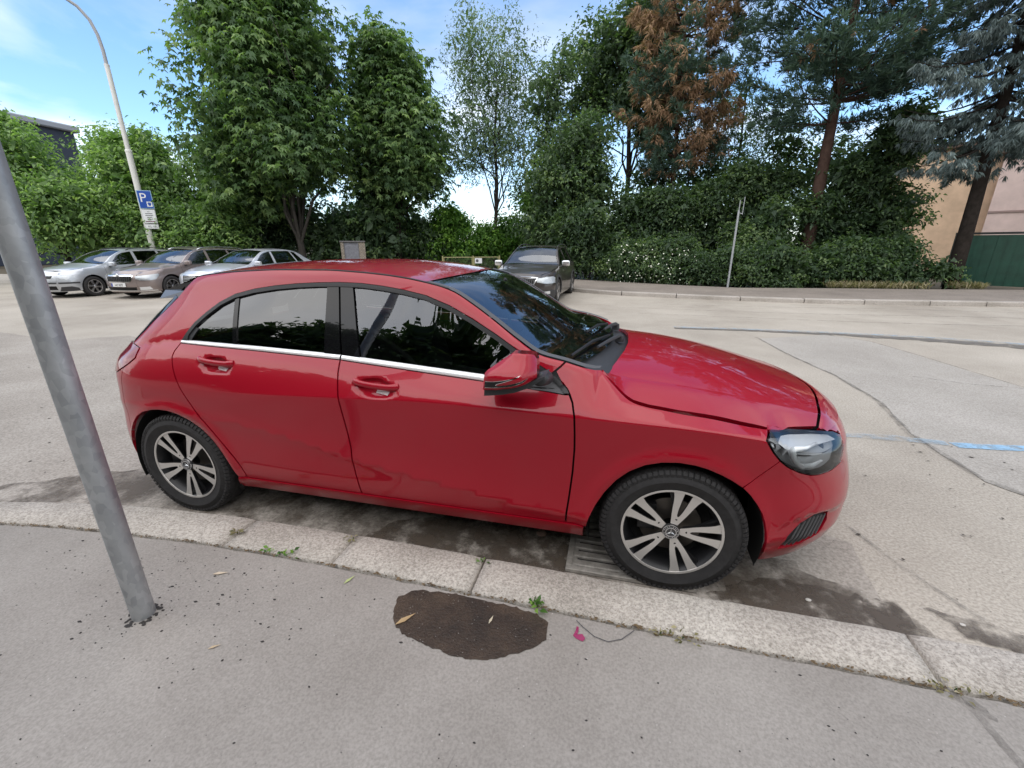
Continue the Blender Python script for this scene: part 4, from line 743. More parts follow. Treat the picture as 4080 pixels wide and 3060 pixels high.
# ------------------------------------------------------------------ the red hatchback (origin: ground under its front axle, nose towards +X)
def paint(name, col, flake=.0, rough=.32):
    m = mat(name, col, rough, metal=flake, coat=1.0); return m
def red_hatchback():
    car = empty('red_hatchback', (0, 0, 0))
    tag(car, 'red hatchback parked at the near kerb, filling the middle of the street', 'car')
    RED = paint('red_paint', (.32, .002, .014), .0, .38)
    side = lambda off=0.0: norm_offset(S, off)
    def rows(lo, hi):
        out = []
        for x in np.arange(lo[0], hi[0], .022):
            zs = np.r_[np.linspace(.16, .285, 6)[:-1], np.linspace(.285, float(zc(x)) - .02, 22), float(zc(x)) + np.array([-.012, -.006, 0, .006, .012])]
            top = float(zr(x)); c = float(zc(x)) + .018
            if top > c: zs = np.r_[zs, np.linspace(c, top - .004, max(3, int((top - c) / .02)))]
            out += [(x, z) for z in zs if lo[1] < z < hi[1]]
        return np.array(out)
    def both(name, poly, m, parent, off=0.0, **kw):
        return [panel(name, poly, side(off), m, parent[i] if isinstance(parent, list) else parent, mirror=bool(i), grid=kw.pop('grid', rows) if False else rows, **kw) for i in (0, 1)]
    Fr = [(-2.604, 1.037), (-2.578, 1.077), (-2.54, 1.128), (-2.48, 1.182), (-2.41, 1.234), (-2.321, 1.276), (-2.197, 1.305), (-2.063, 1.324), (-1.932, 1.336), (-1.805, 1.343), (-1.681, 1.346), (-1.561, 1.343), (-1.442, 1.332), (-1.324, 1.316), (-1.203, 1.292), (-1.081, 1.25), (-.96, 1.195), (-.843, 1.134), (-.73, 1.068), (-.619, 1.007), (-.565, .979), (-.522, .95), (-.489, .92), (-.478, .905)]
    Fx, Fzz = np.array(Fr).T; Fz = lambda x: np.interp(x, Fx, Fzz)
    ct = lambda x: np.interp(x, [-2.603, -2.113, -1.617, -1.152, -.877, -.5], [1.038, 1.025, 1.008, .974, .955, .915])
    cb = lambda x: np.interp(x, [-2.604, -2.11, -1.618, -1.15, -.877, -.6, -.49], [1.023, 1.005, .986, .949, .929, .908, .899])
    Cd = [(-2.602, 1.027), (-2.624, .983), (-2.626, .955), (-2.61, .913), (-2.587, .856), (-2.558, .789), (-2.531, .729), (-2.503, .676), (-2.453, .615), (-2.406, .553), (-2.349, .475), (-2.307, .410), (-2.278, .35), (-2.266, .308), (-2.264, .283)]
    Bd = [(-1.618, .991), (-1.612, .94), (-1.601, .884), (-1.588, .812), (-1.578, .721), (-1.567, .629), (-1.559, .551), (-1.558, .471), (-1.553, .405), (-1.541, .309), (-1.537, .283)]
    Ad = [(-.48, .903), (-.463, .876), (-.450, .827), (-.445, .748), (-.443, .673), (-.447, .557), (-.457, .437), (-.466, .348), (-.47, .283)]
    arF = [(-.372, .283), (-.361, .341), (-.335, .408), (-.299, .478), (-.253, .545), (-.202, .596), (-.14, .634), (-.074, .655), (-.007, .662), (.055, .657), (.106, .645), (.16, .624), (.202, .603), (.248, .574), (.281, .543), (.313, .503), (.34, .461), (.357, .419), (.370, .369), (.38, .295), (.388, .22), (.392, .165)]
    arR = [(-3.10, .20), (-3.118, .30), (-3.114, .39), (-3.062, .479), (-3.003, .546), (-2.943, .597), (-2.876, .632), (-2.803, .652), (-2.748, .659), (-2.688, .657), (-2.623, .641), (-2.556, .608), (-2.492, .562), (-2.431, .497), (-2.381, .425), (-2.342, .356), (-2.315, .283)]
    bl = [(.248, .574), (.283, .603), (.326, .648), (.374, .697)]
    lampo = [(.342, .733), (.307, .785), (.345, .7985), (.401, .786)]
    lampb = [(.374, .697), (.41, .668), (.469, .636), (.52, .617), (.559, .612), (.63, .612), (.69, .622), (.703, .65), (.703, .69), (.703, .718)]
    lampt = [(.658, .739), (.592, .757), (.517, .771), (.443, .782)]
    # --- doors
    fd = [(x, cb(x) - .001) for x in np.linspace(-1.616, -.66, 14)] + [(-.628, .908), (-.499, .901)] + Ad + Bd[::-1]
    rd = [(x, cb(x) - .001) for x in np.linspace(-2.602, -1.622, 14)] + [(a - .004, b) for a, b in Bd[1:]] + Cd[::-1]
    FD = both('front_door', fd, RED, car); RDo = both('rear_door', rd, RED, car)
    # --- body side: A pillar, cant rail, rear quarter in one piece
    top = [(x, float(zr(x)) - .003) for x in np.linspace(-2.643, -.513, 70)]
    bs = [(-3.005, .997), (-2.918, 1.074), (-2.888, 1.108), (-2.810, 1.174), (-2.738, 1.247), (-2.706, 1.290), (-2.661, 1.345)] + top + [(-.551, .993)] + [(a - .001, b + .001) for a, b in Fr[20::-1]] + [(a - .004, b) for a, b in Cd] + arR[:2:-1] + [(-3.06, .55), (-3.045, .70), (-2.988, .874), (-2.94, .899), (-2.893, .932), (-2.893, .982)]
    both('body_side', bs, RED, car)
    hood_side = [(x, float(zr(x)) - .003) for x in np.linspace(.396, -.354, 40)]
    ff = [(-.507, 1.024), (-.547, .989), (-.522, .953), (-.487, .921), (-.474, .903)] + [(a + .004, b) for a, b in Ad[1:]] + [(-.385, .283)] + arF[:14] + bl + lampo + hood_side + [(-.378, .989), (-.448, 1.008)]
    both('front_fender', ff, RED, car)
    # --- sill
    sl_ = [(-2.40, .283), (-2.318, .281), (-.384, .281), (-.386, .196), (-2.36, .198)][1:]
    both('side_sill', sl_, RED, car, off=.004)
    # --- bumpers
    zf = np.linspace(.165, .745, 24)
    def xat(z, d, front=True):
        a = np.full_like(z, .2 if front else -2.9); b = (xn(z) if front else xt(z)) * 1.0
        for _ in range(40):
            m = (a + b) / 2; ok = S(m, z, False) > d; a = np.where(ok, m, a); b = np.where(ok, b, m)
        return (a + b) / 2
    fe = [(float(x), float(z)) for x, z in zip(xat(zf, .36), zf)]
    fog = [(.447, .268), (.468, .345), (.514, .402), (.57, .433), (.634, .436), (.640, .39), (.62, .345), (.585, .315), (.54, .286), (.49, .270)]
    nose_top = [(.585, .764), (.64, .758), (.69, .754), (.735, .752)]
    fb = bl + lampb[1:] + lampt[:2] + nose_top[:3] + fe[::-1] + [(.6, .165), (.5, .165)] + arF[:13:-1]
    both('front_bumper', fb, RED, car, holes=[fog], step=.018)
    both('fog_grille', fog, M_PLA, car, off=-.012, flange=0)
    sd0 = side(-.005)
    for i in (0, 1):
        mb = MB()
        for k in range(9):
            x0 = .475 + k * .018; ln = []
            for zz in np.linspace(.28, .42, 12):
                x = x0 + (zz - .28) * .35
                if inside(np.array([[x, zz]]), np.array(fog))[0]: ln.append(sd0(np.array([[x, zz]]))[0] * [1, -1 if i else 1, 1])
            if len(ln) > 1: mb.tube(ln, .0035, 5)
        mb.build('grille_bar', M_GPL, car)
    zb_ = np.linspace(.20, .87, 26); re_ = [(float(x), float(z)) for x, z in zip(xat(zb_, .40, False), zb_)]
    rb = [(-3.06, .55), (-3.045, .70), (-2.988, .874), (-3.06, .842), (-3.14, .825), (-3.22, .818)] + re_[::-1][2:] + [(-3.2, .20)] + arR[:4]
    both('rear_bumper', rb, RED, car)
    tl = [(-3.005, .998), (-2.895, .982), (-2.895, .932), (-2.94, .90), (-2.988, .875), (-3.06, .843), (-3.14, .826), (-3.22, .819), (-3.29, .86), (-3.29, .92), (-3.20, .965), (-3.10, .99)]
    M_TLR = mat('tail_lamp_red', (.16, .003, .010), .12, coat=.35)
    both('tail_lamp', tl, M_TLR, car, off=.004)
    qt = [(-3.005, 1.0), (-2.918, 1.077), (-2.888, 1.111), (-2.810, 1.177), (-2.738, 1.250), (-2.80, 1.266), (-2.86, 1.215), (-2.95, 1.15), (-3.02, 1.09), (-3.085, 1.035)]
    both('rear_quarter_trim', qt, M_GLO, car, off=-.001)
    # --- tailgate, rear window, spoiler
    yy = np.linspace(-1, 1, 17)
    zz = np.linspace(.20, .985, 26); dd = np.linspace(0, .41, 9); X = np.array([xat(zz, d, False) for d in dd])
    rowsT = []
    for j in range(len(zz)): rowsT.append([(np.interp(abs(v) * .41, dd, X[:, j]), v * .41, zz[j]) for v in yy])
    loft('tailgate', rowsT, RED, car)
    rowsW = []
    for x in np.linspace(-3.10, -2.69, 12):
        z = float(zr(x)); d = float(S(x, z, False)); bw = .03 + .09 * sm(-3.08, -2.75, x); rowsW.append([(x - bw * (1 - v ** 4), v * d, z) for v in yy])
    loft('rear_window', rowsW, M_GLS, car, flip=True)
    sp = []
    for t in np.linspace(0, 1, 6): sp.append([(-2.645 - .30 * t + .0 * v, v * (.562 - .04 * t), 1.362 - .083 * t - .012 * t * t + .024 * (1 - v * v)) for v in yy])
    sp2 = [[(x, y, z - .022) for x, y, z in r] for r in sp[::-1]]
    loft('roof_spoiler', sp + sp2 + [sp[0]], RED, car, flip=True)
    for i in (-1, 1):
        mb = MB(); q = [(-2.668, 1.338), (-2.943, 1.277), (-2.945, 1.257), (-2.896, 1.237), (-2.742, 1.247), (-2.708, 1.290)]
        yo = lambda x: np.interp(x, [-2.95, -2.66], [.523, .575]) + .012
        mb.add([(x, i * (yo(x) if z > 1.25 or x < -2.9 else .617), z) for x, z in q] + [(x, i * (yo(x) - .05), z) for x, z in q], [tuple(range(6)), tuple(range(11, 5, -1))] + [(k, k + 6, (k + 1) % 6 + 6, (k + 1) % 6) for k in range(6)])
        mb.build('spoiler_fin', M_GLO, car)
    # --- front centre
    zz = np.linspace(.165, .752, 24); dd = np.linspace(0, .37, 8); X = np.array([xat(zz, d) for d in dd])
    rowsT = []
    for j in range(len(zz)): rowsT.append([(np.interp(abs(v) * .37, dd, X[:, j]), v * .37, zz[j]) for v in yy])
    loft('bumper_centre', rowsT, RED, car, flip=True)
    gr = empty('radiator_grille', (0, 0, 0)); gr.parent = car
    gp = lambda q: np.c_[[np.interp(abs(y), dd, np.array([np.interp(z, zz, X[k]) for k in range(8)])) + .0012 for y, z in q], q]
    panel('grille_mesh', [(-.34, .52), (.34, .52), (.37, .60), (.33, .70), (-.33, .70), (-.37, .60)], gp, M_GLO, gr, flange=.0, step=.05, dens=.05)
    mb = MB()
    for z in (.585, .635): mb.tube([(float(np.interp(abs(y), dd, [np.interp(z, zz, X[k]) for k in range(8)])) - .003, y, z) for y in np.linspace(-.30, .30, 11)], .007, 6)
    mb.build('grille_slat', M_SAT, gr)
    mb = MB(); mb.lathe([(.085, -.006), (.095, .0), (.085, .006)], 28, close=True); mb.V = [(b + .876, a * .8, c * .8 + .61) for a, b, c in mb.V]
    for k in range(3):
        an = R(90 + 120 * k); mb.tube([(.879, 0, .61), (.876, .07 * math.cos(an), .61 + .07 * math.sin(an))], [.010, .003], 5)
    mb.build('star_emblem', M_CHR, gr)
    # --- strip between bonnet and bumper
    hsx = pchip([0, .1, .25, .38, .5, .606], [.748, .738, .703, .663, .626, .583]); NOSE = []
    # --- top panels
    zcen = pchip([-.40, -.23, -.1, .12, .3, .406, .55, .65, .745, .8], [1.02, 1.003, .992, .958, .916, .887, .845, .815, .786, .77])
    yrd = pchip([-.40, -.235, .016, .218, .422, .595, .8], [.60, .60, .59, .58, .55, .52, .47]); zrd = pchip([-.40, -.235, .016, .218, .422, .595, .8], [.965, .932, .906, .876, .836, .796, .75])
    def Th(q):
        x, y = q[:, 0], np.abs(q[:, 1]); ye, ze = np.maximum(S(x, zr(x), False), yrd(x) + .03), zr(x); a, b, c = yrd(x), zrd(x), zcen(x)
        c = np.maximum(c, b + .004); t = np.clip(y / a, 0, 1); z1 = c - (c - b) * t ** 2.3; s_ = (y - a) / np.maximum(ye - a, .03); z2 = b - (b - ze) * np.clip(s_, 0, 1.3) ** 1.2
        return np.c_[x, q[:, 1], np.where(y < a, z1, z2)]
    hs = [(-.350, .655), (-.319, .693), (-.276, .722), (-.24, .747), (-.205, .765), (-.143, .775), (-.072, .777), (-.02, .777), (.103, .772), (.236, .760), (.345, .745), (.401, .730), (.443, .683), (.517, .643), (.580, .606), (.622, .5), (.66, .38), (.70, .25), (.735, .1), (.745, 0)]
    hb = [(-.32, .58), (-.285, .45), (-.25, .30), (-.23, .15), (-.225, 0)]
    hp = [(x, -d) for x, d in hs] + [(x, d) for x, d in hs[-2::-1]] + [(x, d) for x, d in hb] + [(x, -d) for x, d in hb[-2::-1]]
    def hgrid(lo, hi):
        o = []
        for x in np.arange(lo[0], hi[0], .025):
            r = float(yrd(x)); ys = np.r_[np.linspace(0, r - .02, 22), r - .007, r, r + .007, np.linspace(r + .02, .80, 9)]
            o += [(x, y) for y in ys] + [(x, -y) for y in ys[1:]]
        return np.array(o)
    panel('bonnet', hp, Th, RED, car, grid=hgrid, step=.02, gap=.0025, flange=.02)
    for v in np.linspace(-.604, .604, 41):
        xa = float(hsx(abs(v))); za = float(Th(np.array([[xa, v]]))[0, 2]); xb = float(xat(np.array([.748]), max(abs(v), .001))[0]); r = []
        for t in np.linspace(0, 1, 6):
            r.append((xa + (xb - xa) * t + .006, v, za + (.748 - za) * t ** 1.5 - .0015))
        NOSE.append(r)
    loft('nose_strip', NOSE, RED, car)
    def deck(name, f_edge, us, bow, crown, m, flip=False, inset=.0, nv=25, dz=0):
        rws = []
        for u in us:
            x, d, z = f_edge(u); d -= inset
            rws.append([(x + bow(u) * (1 - v * v), v * d, z + dz + crown(u) * (1 - abs(v) ** 2.2)) for v in np.linspace(-1, 1, nv)])
        return loft(name, rws, m, car, flip=flip)
    te = lambda x: (x, float(dr(x)), float(zr(x)))
    deck('roof_panel', te, np.linspace(-2.648, -1.225, 40), lambda u: .085 * sm(-1.9, -1.225, u) - .03 * sm(-2.2, -2.65, u), lambda u: .034 - .016 * sm(-1.6, -1.2, u) - .006 * sm(-2.2, -2.6, u), RED, flip=True, inset=.008)
    deck('headliner', te, np.linspace(-2.6, -1.2, 14), lambda u: .08 * sm(-1.9, -1.2, u), lambda u: .01, M_INT, flip=True, inset=.05, dz=-.035)
    for s in (1, -1):
        mb = MB(); mb.tube([(x, -s * (float(dr(x)) - .003), float(zr(x)) - .003) for x in np.linspace(-2.64, -1.10, 50)], .0055, 6); mb.build('roof_ditch_strip', M_RUB, car, smooth=True)
    wx = lambda u: (np.interp(u, [0, 1], [-1.215, -.455]))
    deck('windscreen', lambda u: te(wx(u)), np.linspace(0, 1, 26), lambda u: .085 + .06 * u, lambda u: .016 - .02 * u, M_WSH, flip=True, inset=.028, dz=-.002)
    for s in (1, -1):
        mb = MB(); P = [te(x) for x in np.linspace(-1.222, -.36, 34)]; rw = [[(x, -s * (d + (.006 if s < 0 else 0)), z - .001 + (.007 if s < 0 else 0)), (x + .008, -s * (d - .034), z + .002)] for x, d, z in P]
        loft('windscreen_seal', rw, M_GPL, car, flip=(s < 0))
    mb = MB(); rw = []
    for v in np.linspace(-1, 1, 21):       # scuttle between glass and bonnet
        xa = -.455 + .145 * (1 - v * v); za = 1.008 - .004 * (1 - v * v); d = .70 - .045 * (v * v)
        xb = np.interp(abs(v) * .655, [0, .15, .30, .45, .58, .655], [-.232, -.236, -.256, -.29, -.325, -.352])
        rw.append([(xa - .06, v * d, za + .01), (xa, v * d, za - .012), ((xa + xb) / 2, v * d, za - .035), (xb + .012, v * .655, np.interp(abs(v), [0, 1], [.975, .955])), (xb + .02, v * .655, .93)])
    loft('scuttle_panel', rw, M_PLA, car)
    for a, b, e in (((-.275, -.045, 1.005), (-.43, -.63, 1.02), (-.35, -.33)), ((-.30, .33, 1.005), (-.40, -.20, 1.045), (-.35, .1))):
        w = empty('wiper', (0, 0, 0)); w.parent = car
        mb = MB(); mb.lathe([(0, .02), (.022, .016), (.026, -.02)], 14, axis='Z', c=a); mid = ((a[0] + b[0]) / 2 + .02, (a[1] + b[1]) / 2 + .03, (a[2] + b[2]) / 2 + .028)
        mb.tube([(a[0], a[1], a[2] + .015), mid, (b[0] * .5 + mid[0] * .5, b[1] * .5 + mid[1] * .5, mid[2])], [.013, .010, .007], 6); mb.build('wiper_arm', M_PLA, w, smooth=True, angle=.8)
        mb = MB(); dvec = Vector(b) - Vector(a); p0 = Vector(a) + dvec * .05 + Vector((-.05, 0, .02)); mb.tube([p0, p0 + dvec * .5 + Vector((-.004, 0, .012)), p0 + dvec * 1.02], [.006, .009, .006], 6); mb.build('wiper_blade', M_RUB, w)
    # --- glazing and trims
    def win(x0b, x0t, x1b, x1t, grow=.012):
        xs = np.linspace(x0t, x1t, 14); return [(x0b, ct(x0b) - .004), (x1b, ct(x1b) - .004)] + [(x, Fz(x) - .012) for x in xs[::-1]]
    for i in (0, 1):
        fdo, rdo = FD[i], RDo[i]; k = dict(mirror=bool(i), grid=rows)
        panel('side_window', win(-1.512, -1.604, -.75, -.78)[:2] + [(-.76, 1.04), (-.778, 1.083)] + [(x, Fz(x) - .012) for x in np.linspace(-.79, -1.60, 14)], side(-.007), M_GLF, fdo, flange=.004, **k)
        panel('side_window', win(-2.247, -2.294, -1.717, -1.751), side(-.007), M_GLS, rdo, flange=.004, **k)
        panel('quarter_window', [(-2.275, 1.034), (-2.32, 1.262)] + [(x, Fz(x) - .012) for x in np.linspace(-2.34, -2.55, 8)] + [(-2.555, 1.038)], side(-.007), M_GLS, rdo, flange=.004, **k)
        panel('window_divider', [(-2.275, 1.034), (-2.247, 1.034), (-2.294, 1.27), (-2.32, 1.262)], side(-.002), M_GLO, rdo, gap=0, **k)
        panel('pillar_trim', win(-1.717, -1.751, -1.623, -1.684), side(.001), M_GLO, rdo, gap=.001, **k)
        panel('pillar_trim', win(-1.614, -1.676, -1.516, -1.604), side(.001), M_GLO, fdo, gap=.001, **k)
        panel('window_corner', [(-2.60, 1.038), (-2.55, 1.038), (-2.51, 1.10), (-2.545, 1.112)], side(-.003), M_PLA, rdo, gap=.001, **k)
        panel('mirror_sail', [(-.745, .925), (-.64, .908), (-.499, .902), (-.52, .937), (-.564, .967), (-.67, 1.028), (-.776, 1.087), (-.758, 1.04)], side(.000), M_GPL, fdo, gap=.001, **k)
        # chrome belt strip in two lengths, rounded in section
        for nm, x0, x1, pr in (('belt_trim', -2.603, -1.623, rdo), ('belt_trim', -1.614, -.66, fdo)):
            rw = []
            for x in np.linspace(x0, x1, 30):
                a, b = float(cb(x)), float(ct(x)); r = []
                for t, o in ((0, -.004), (.06, .004), (.3, .008), (.7, .008), (.94, .004), (1, -.006)):
                    z = a + (b - a) * t; r.append((x, (1 if i else -1) * (float(S(x, z, False)) + o), z))
                rw.append(r)
            loft(nm, rw, mat('belt_bright', (.86, .86, .87), .22, metal=.35), pr, flip=not i)
        inner = offset_poly(np.array(Fr + [(-.9, 1.0), (-2.2, 1.03)])[::-1], .021)[::-1][:len(Fr)]
        inner[0] = (-2.565, 1.037); inner[-1] = (-.503, .903)
        md = panel('window_moulding', list(map(tuple, Fr)) + [tuple(q) for q in inner[::-1]], side(.005), M_RUB, car, gap=.0008, step=.012, flange=.012, mirror=bool(i), grid=lambda lo, hi: np.zeros((0, 2)))
        # handles
        for (hx, hz_, L, wd, pr, sl_) in ((-1.40, .892, .118, .0, fdo, -.055), (-2.34, .946, .108, 0, rdo, -.062)):
            sg = 1 if i else -1; pts = []; rd_ = []
            for t in np.linspace(-1, 1, 13):
                x = hx + L * t; z = hz_ + sl_ * (x - hx) - .004 * (1 - t * t); o = .013 * (1 - abs(t) ** 6) - .006
                pts.append((x, sg * (float(S(x, z, False)) + o), z)); rd_.append(.0115 if abs(t) < .8 else .0135)
            mb = MB(); mb.tube(pts, rd_, 10); mb.V = [(x, y, z + (z - (hz_ + sl_ * (x - hx))) * .35) for x, y, z in mb.V]
            hd = mb.build('door_handle', RED, pr, smooth=True, angle=1.0)
            x0 = hx + .028; z0 = hz_ - .034 + sl_ * .03; mb = MB(); q = [(x0 - .03, z0 - .007), (x0 + .04, z0 - .010), (x0 + .045, z0 + .004), (x0 - .028, z0 + .007)]
            V = [(x, sg * (float(S(x, z)) + .004), z) for x, z in q]; mb.add(V, [(0, 1, 2, 3)]); mb.build('handle_pad', mat('pale_pad', (.55, .47, .47), .35), pr)  # pale pad low in the handle recess
    # --- headlights
    for i in (0, 1):
        h = empty('headlight', (0, 0, 0)); h.parent = car; k = dict(mirror=bool(i), grid=rows)
        hp_ = lampo[:2] + lampo[2:] + lampt[::-1] + lampb[::-1]
        panel('lamp_glass', hp_, side(.002), M_LNS, h, gap=.003, step=.015, flange=.01, **k)
        hin = offset_poly(np.array(hp_)[::-1] if area2(hp_) < 0 else np.array(hp_), .006)
        panel('lamp_bowl', hin, side(-.038), M_LGY, h, gap=.0, step=.02, flange=-.034, **k)
        sg = 1 if i else -1
        P = lambda x, z, o: (x, sg * (float(S(x, z, False)) + o), z)
        mb = MB(); mb.tube([P(.545, .728, -.018), P(.48, .730, -.016), P(.428, .738, -.014), P(.418, .730, -.014), P(.432, .702, -.014), P(.452, .676, -.016), P(.478, .656, -.018), P(.53, .649, -.022), P(.575, .658, -.026)], [.007, .010, .013, .0145, .0135, .0125, .0115, .010, .006], 8)
        mb.build('daytime_strip', M_WHT, h, smooth=True)
        panel('lamp_top_sheen', [(.372, .772), (.385, .752), (.46, .741), (.60, .728), (.68, .715), (.64, .738), (.56, .758), (.45, .772), (.40, .777)], side(-.014), M_SIL, h, gap=.0, step=.02, flange=.03, **k)  # pale panel stands in for sky reflected on the upper lens
        c = P(.575, .69, -.10); mb = MB(); mb.lathe([(.0, .02), (.02, .018), (.034, .008), (.04, -.03)], 24); mb.V = [(c[0] + y * .8 + x * .6, c[1] - sg * (-y) * .6 * 1 - sg * x * .8 * 0, c[2] + z) for x, y, z in mb.V]
        mb.build('projector_lens', mat('projector_glass', (.10, .11, .12), .05, coat=1.0), h, smooth=True)
    # --- wing mirrors
    out = [(-.7055, 1.1063), (-.68, 1.107), (-.6418, 1.1028), (-.622, 1.094), (-.6106, 1.079), (-.603, 1.05), (-.598, 1.02), (-.5995, 1.0035), (-.63, .988), (-.70, .968), (-.76, .956), (-.8183, .948), (-.825, .955), (-.818, .99), (-.811, 1.029), (-.799, 1.0427)]
    for i in (0, 1):
        sg = 1 if i else -1; wm = empty('wing_mirror', (-.10 * i, -.10 * i, -.06 * i)); wm.parent = car
        op = resample(np.array(out), .006); c = np.array([-.715, 1.02])
        def dep(q):       # distance of the shell from the car's mid plane
            x, z = q[:, 0], q[:, 1]; u = (x + .715) / .115; w = (z - 1.02) / .085
            return .905 + .075 * (1 - .20 * u ** 2) + .03 * (u < 9) - .16 * sm(-.10, .9, w) ** 1.25 * .42 - .012 * sm(0, -.8, w) - .05 * sm(.35, 1.0, u) ** 1.5 + .012
        def edge(q):
            d = np.full(len(q), 9.0)
            A = op; B = np.roll(op, -1, 0)
            for a, b in zip(A, B):
                ab = b - a; t = np.clip(((q - a) @ ab) / (ab @ ab), 0, 1); d = np.minimum(d, np.hypot(*(q - a - t[:, None] * ab).T))
            return d
        def lf(q): e = np.clip(edge(q) / .032, 0, 1); return np.c_[q[:, 0], sg * (dep(q) - .03 * (1 - np.sqrt(np.maximum(1 - (1 - e) ** 2, 0)))), q[:, 1]]
        rwq = lambda lo, hi: np.array(np.meshgrid(np.arange(lo[0], hi[0], .007), np.arange(lo[1], hi[1], .007))).reshape(2, -1).T
        lfr = lambda q: lf(q) * [1, -sg, 1]
        def lf_neg(q): r = lf(q); r[:, 1] = -np.abs(r[:, 1]); return r
        panel('mirror_shell', out, lf_neg, RED, wm, gap=.0026, step=.006, flange=.06, grid=rwq, mirror=bool(i), eps=.0024, fdir=(0, -1, 0))
        b0 = [(-.8183, .948), (-.76, .956), (-.70, .968), (-.63, .988), (-.5995, 1.0035), (-.565, 1.018), (-.572, 1.006), (-.633, .963), (-.69, .945), (-.737, .9336), (-.80, .924), (-.82, .9226)]
        mb = MB(); mb.prism([(x, z) for x, z in b0], sg * .945, sg * .835); mb.V = [(x, y + sg * (.025 if abs(y) > .9 else 0) * (1 if x < -.65 else .1), z) for x, y, z in mb.V]; mb.build('mirror_base', M_PLA, wm)
        mb = MB(); mb.tube([(-.60, sg * .90, .985), (-.58, sg * .82, .975)], [.028, .032], 10); mb.build('mirror_arm', M_PLA, wm, smooth=True)
        ar = [(-.806, .998), (-.767, 1.002), (-.72, 1.011), (-.68, 1.022), (-.656, 1.033), (-.668, 1.024), (-.72, 1.004), (-.752, .992), (-.757, .985), (-.745, .984), (-.70, .993), (-.66, 1.005), (-.629, 1.017), (-.64, 1.006), (-.69, .985), (-.735, .977), (-.768, .973), (-.81, .969)]
        def lf2(o):
            def g(q): r = lf_neg(q); r[:, 1] -= o; return r
            return g
        panel('indicator_arrow', ar, lf2(.0015), M_GLO, wm, gap=0.0012, step=.006, flange=.003, grid=rwq, mirror=bool(i))
        panel('indicator_edge', ar, lf2(.0006), M_CHR, wm, gap=-0.001, step=.006, flange=.0, grid=rwq, mirror=bool(i))
        mb = MB(); mb.add([(-.822, sg * .955, .955), (-.822, sg * .86, .955), (-.79, sg * .86, 1.06), (-.80, sg * .93, 1.045)], [(0, 1, 2, 3)]); mb.build('mirror_glass', M_SIL, wm)
    # --- wheels, arches, underbody, cabin
    for x, st in ((0, 0), (-2.699, 0)):
        for s in (-1, 1): wheel(car, x, s * .776, .305, s, a0=3 if x == 0 else 56)
        for s in (-1, 1):
            mb = MB(); rw = [[(x + r * math.cos(a), y, .30 + r * math.sin(a)) for r, y in ((.372, s * .853), (.378, s * .83), (.385, s * .56), (.05, s * .56))] for a in np.linspace(-.32, math.pi + .32, 30)]
            loft('arch_liner', rw, M_DRK, car)
    mb = MB()
    for (x0, x1, d, z0, z1) in ((-2.27, -.44, .80, .20, .30), (-3.2, -2.27, .56, .26, .34), (-.44, .72, .55, .22, .30)): mb.box(((x0 + x1) / 2, 0, (z0 + z1) / 2), (x1 - x0, 2 * d, z1 - z0))
    for s in (-1, 1):
        mb.box((-1.355, s * .79, .60), (1.83, .02, .64)); mb.box((-2.72, s * .57, .62), (.90, .02, .60)); mb.box((.13, s * .55, .50), (1.10, .02, .44))
    mb.box((-.44, 0, .60), (.03, 1.58, .66)); mb.box((-3.15, 0, .55), (.03, 1.1, .5)); mb.box((.70, 0, .45), (.03, .7, .4)); mb.box((.12, 0, .72), (1.15, 1.1, .02)); mb.box((-2.72, 0, .90), (.80, 1.2, .02))
    mb.build('underbody', M_DRK, car)
    for y in (-.37, .37):
        s_ = empty('front_seat', (-1.45, y, 0)); s_.parent = car
        for nm, c, sz, tilt in (('seat_cushion', (.12, 0, .50), (.50, .50, .16), -.1), ('seat_backrest', (-.26, 0, .84), (.14, .48, .62), .32), ('headrest', (-.40, 0, 1.20), (.09, .26, .17), .25)):
            bm = bmesh.new(); bmesh.ops.create_cube(bm, size=1); bmesh.ops.bevel(bm, geom=bm.edges[:], offset=.22, segments=3, profile=.6, affect='EDGES')
            me = bpy.data.meshes.new(nm); bm.to_mesh(me); bm.free(); me.polygons.foreach_set('use_smooth', np.ones(len(me.polygons), bool)); o = link(nm, me, M_INT, s_); o.location = c; o.scale = sz; o.rotation_euler = (0, -tilt, 0)
    mb = MB(); mb.box((-2.36, 0, .80), (.16, 1.24, .55), bev=.05)
    for y in (-.42, 0, .42): mb.box((-2.44, y, 1.12), (.09, .24, .13), bev=.03)
    mb.build('rear_bench', M_INT, car)
    mb = MB(); mb.box((-.62, 0, .80), (.42, 1.40, .26), bev=.06); mb.box((-.70, .37, .95), (.2, .38, .09), bev=.03); mb.build('dashboard', M_INT, car)
    mb = MB(); mb.lathe([(.175, -.014), (.19, 0), (.175, .014), (.16, 0)], 28, close=True); mb.tube([(-.16, 0, 0), (.16, 0, 0)], .02, 6); mb.tube([(0, 0, 0), (0, 0, -.16)], .018, 6); mb.tube([(0, 0, 0), (0, .22, 0)], .03, 8)
    mb.V = [(x * 0 + y * .92 - z * .4, x, y * -.4 + z * .92) for x, y, z in mb.V]; sw = mb.build('steering_wheel', M_PLA, car, smooth=True, angle=.8); sw.location = (-.96, .37, .90)
    mb = MB(); mb.box((-1.02, 0, 1.25), (.04, .24, .07), bev=.02); mb.tube([(-1.02, 0, 1.27), (-.97, 0, 1.33)], .012, 6); mb.build('rear_view_mirror', M_PLA, car)
    mb = MB(); mb.tube([(-1.62, -.66, 1.20), (-1.60, -.68, 1.0), (-1.57, -.72, .75)], .022, 6); mb.tube([(-1.60, -.665, 1.18), (-1.40, -.52, .95), (-1.2, -.40, .62)], .018, 5); mb.build('seat_belt', mat('belt_webbing', (.10, .10, .10), .7), car)
    return car

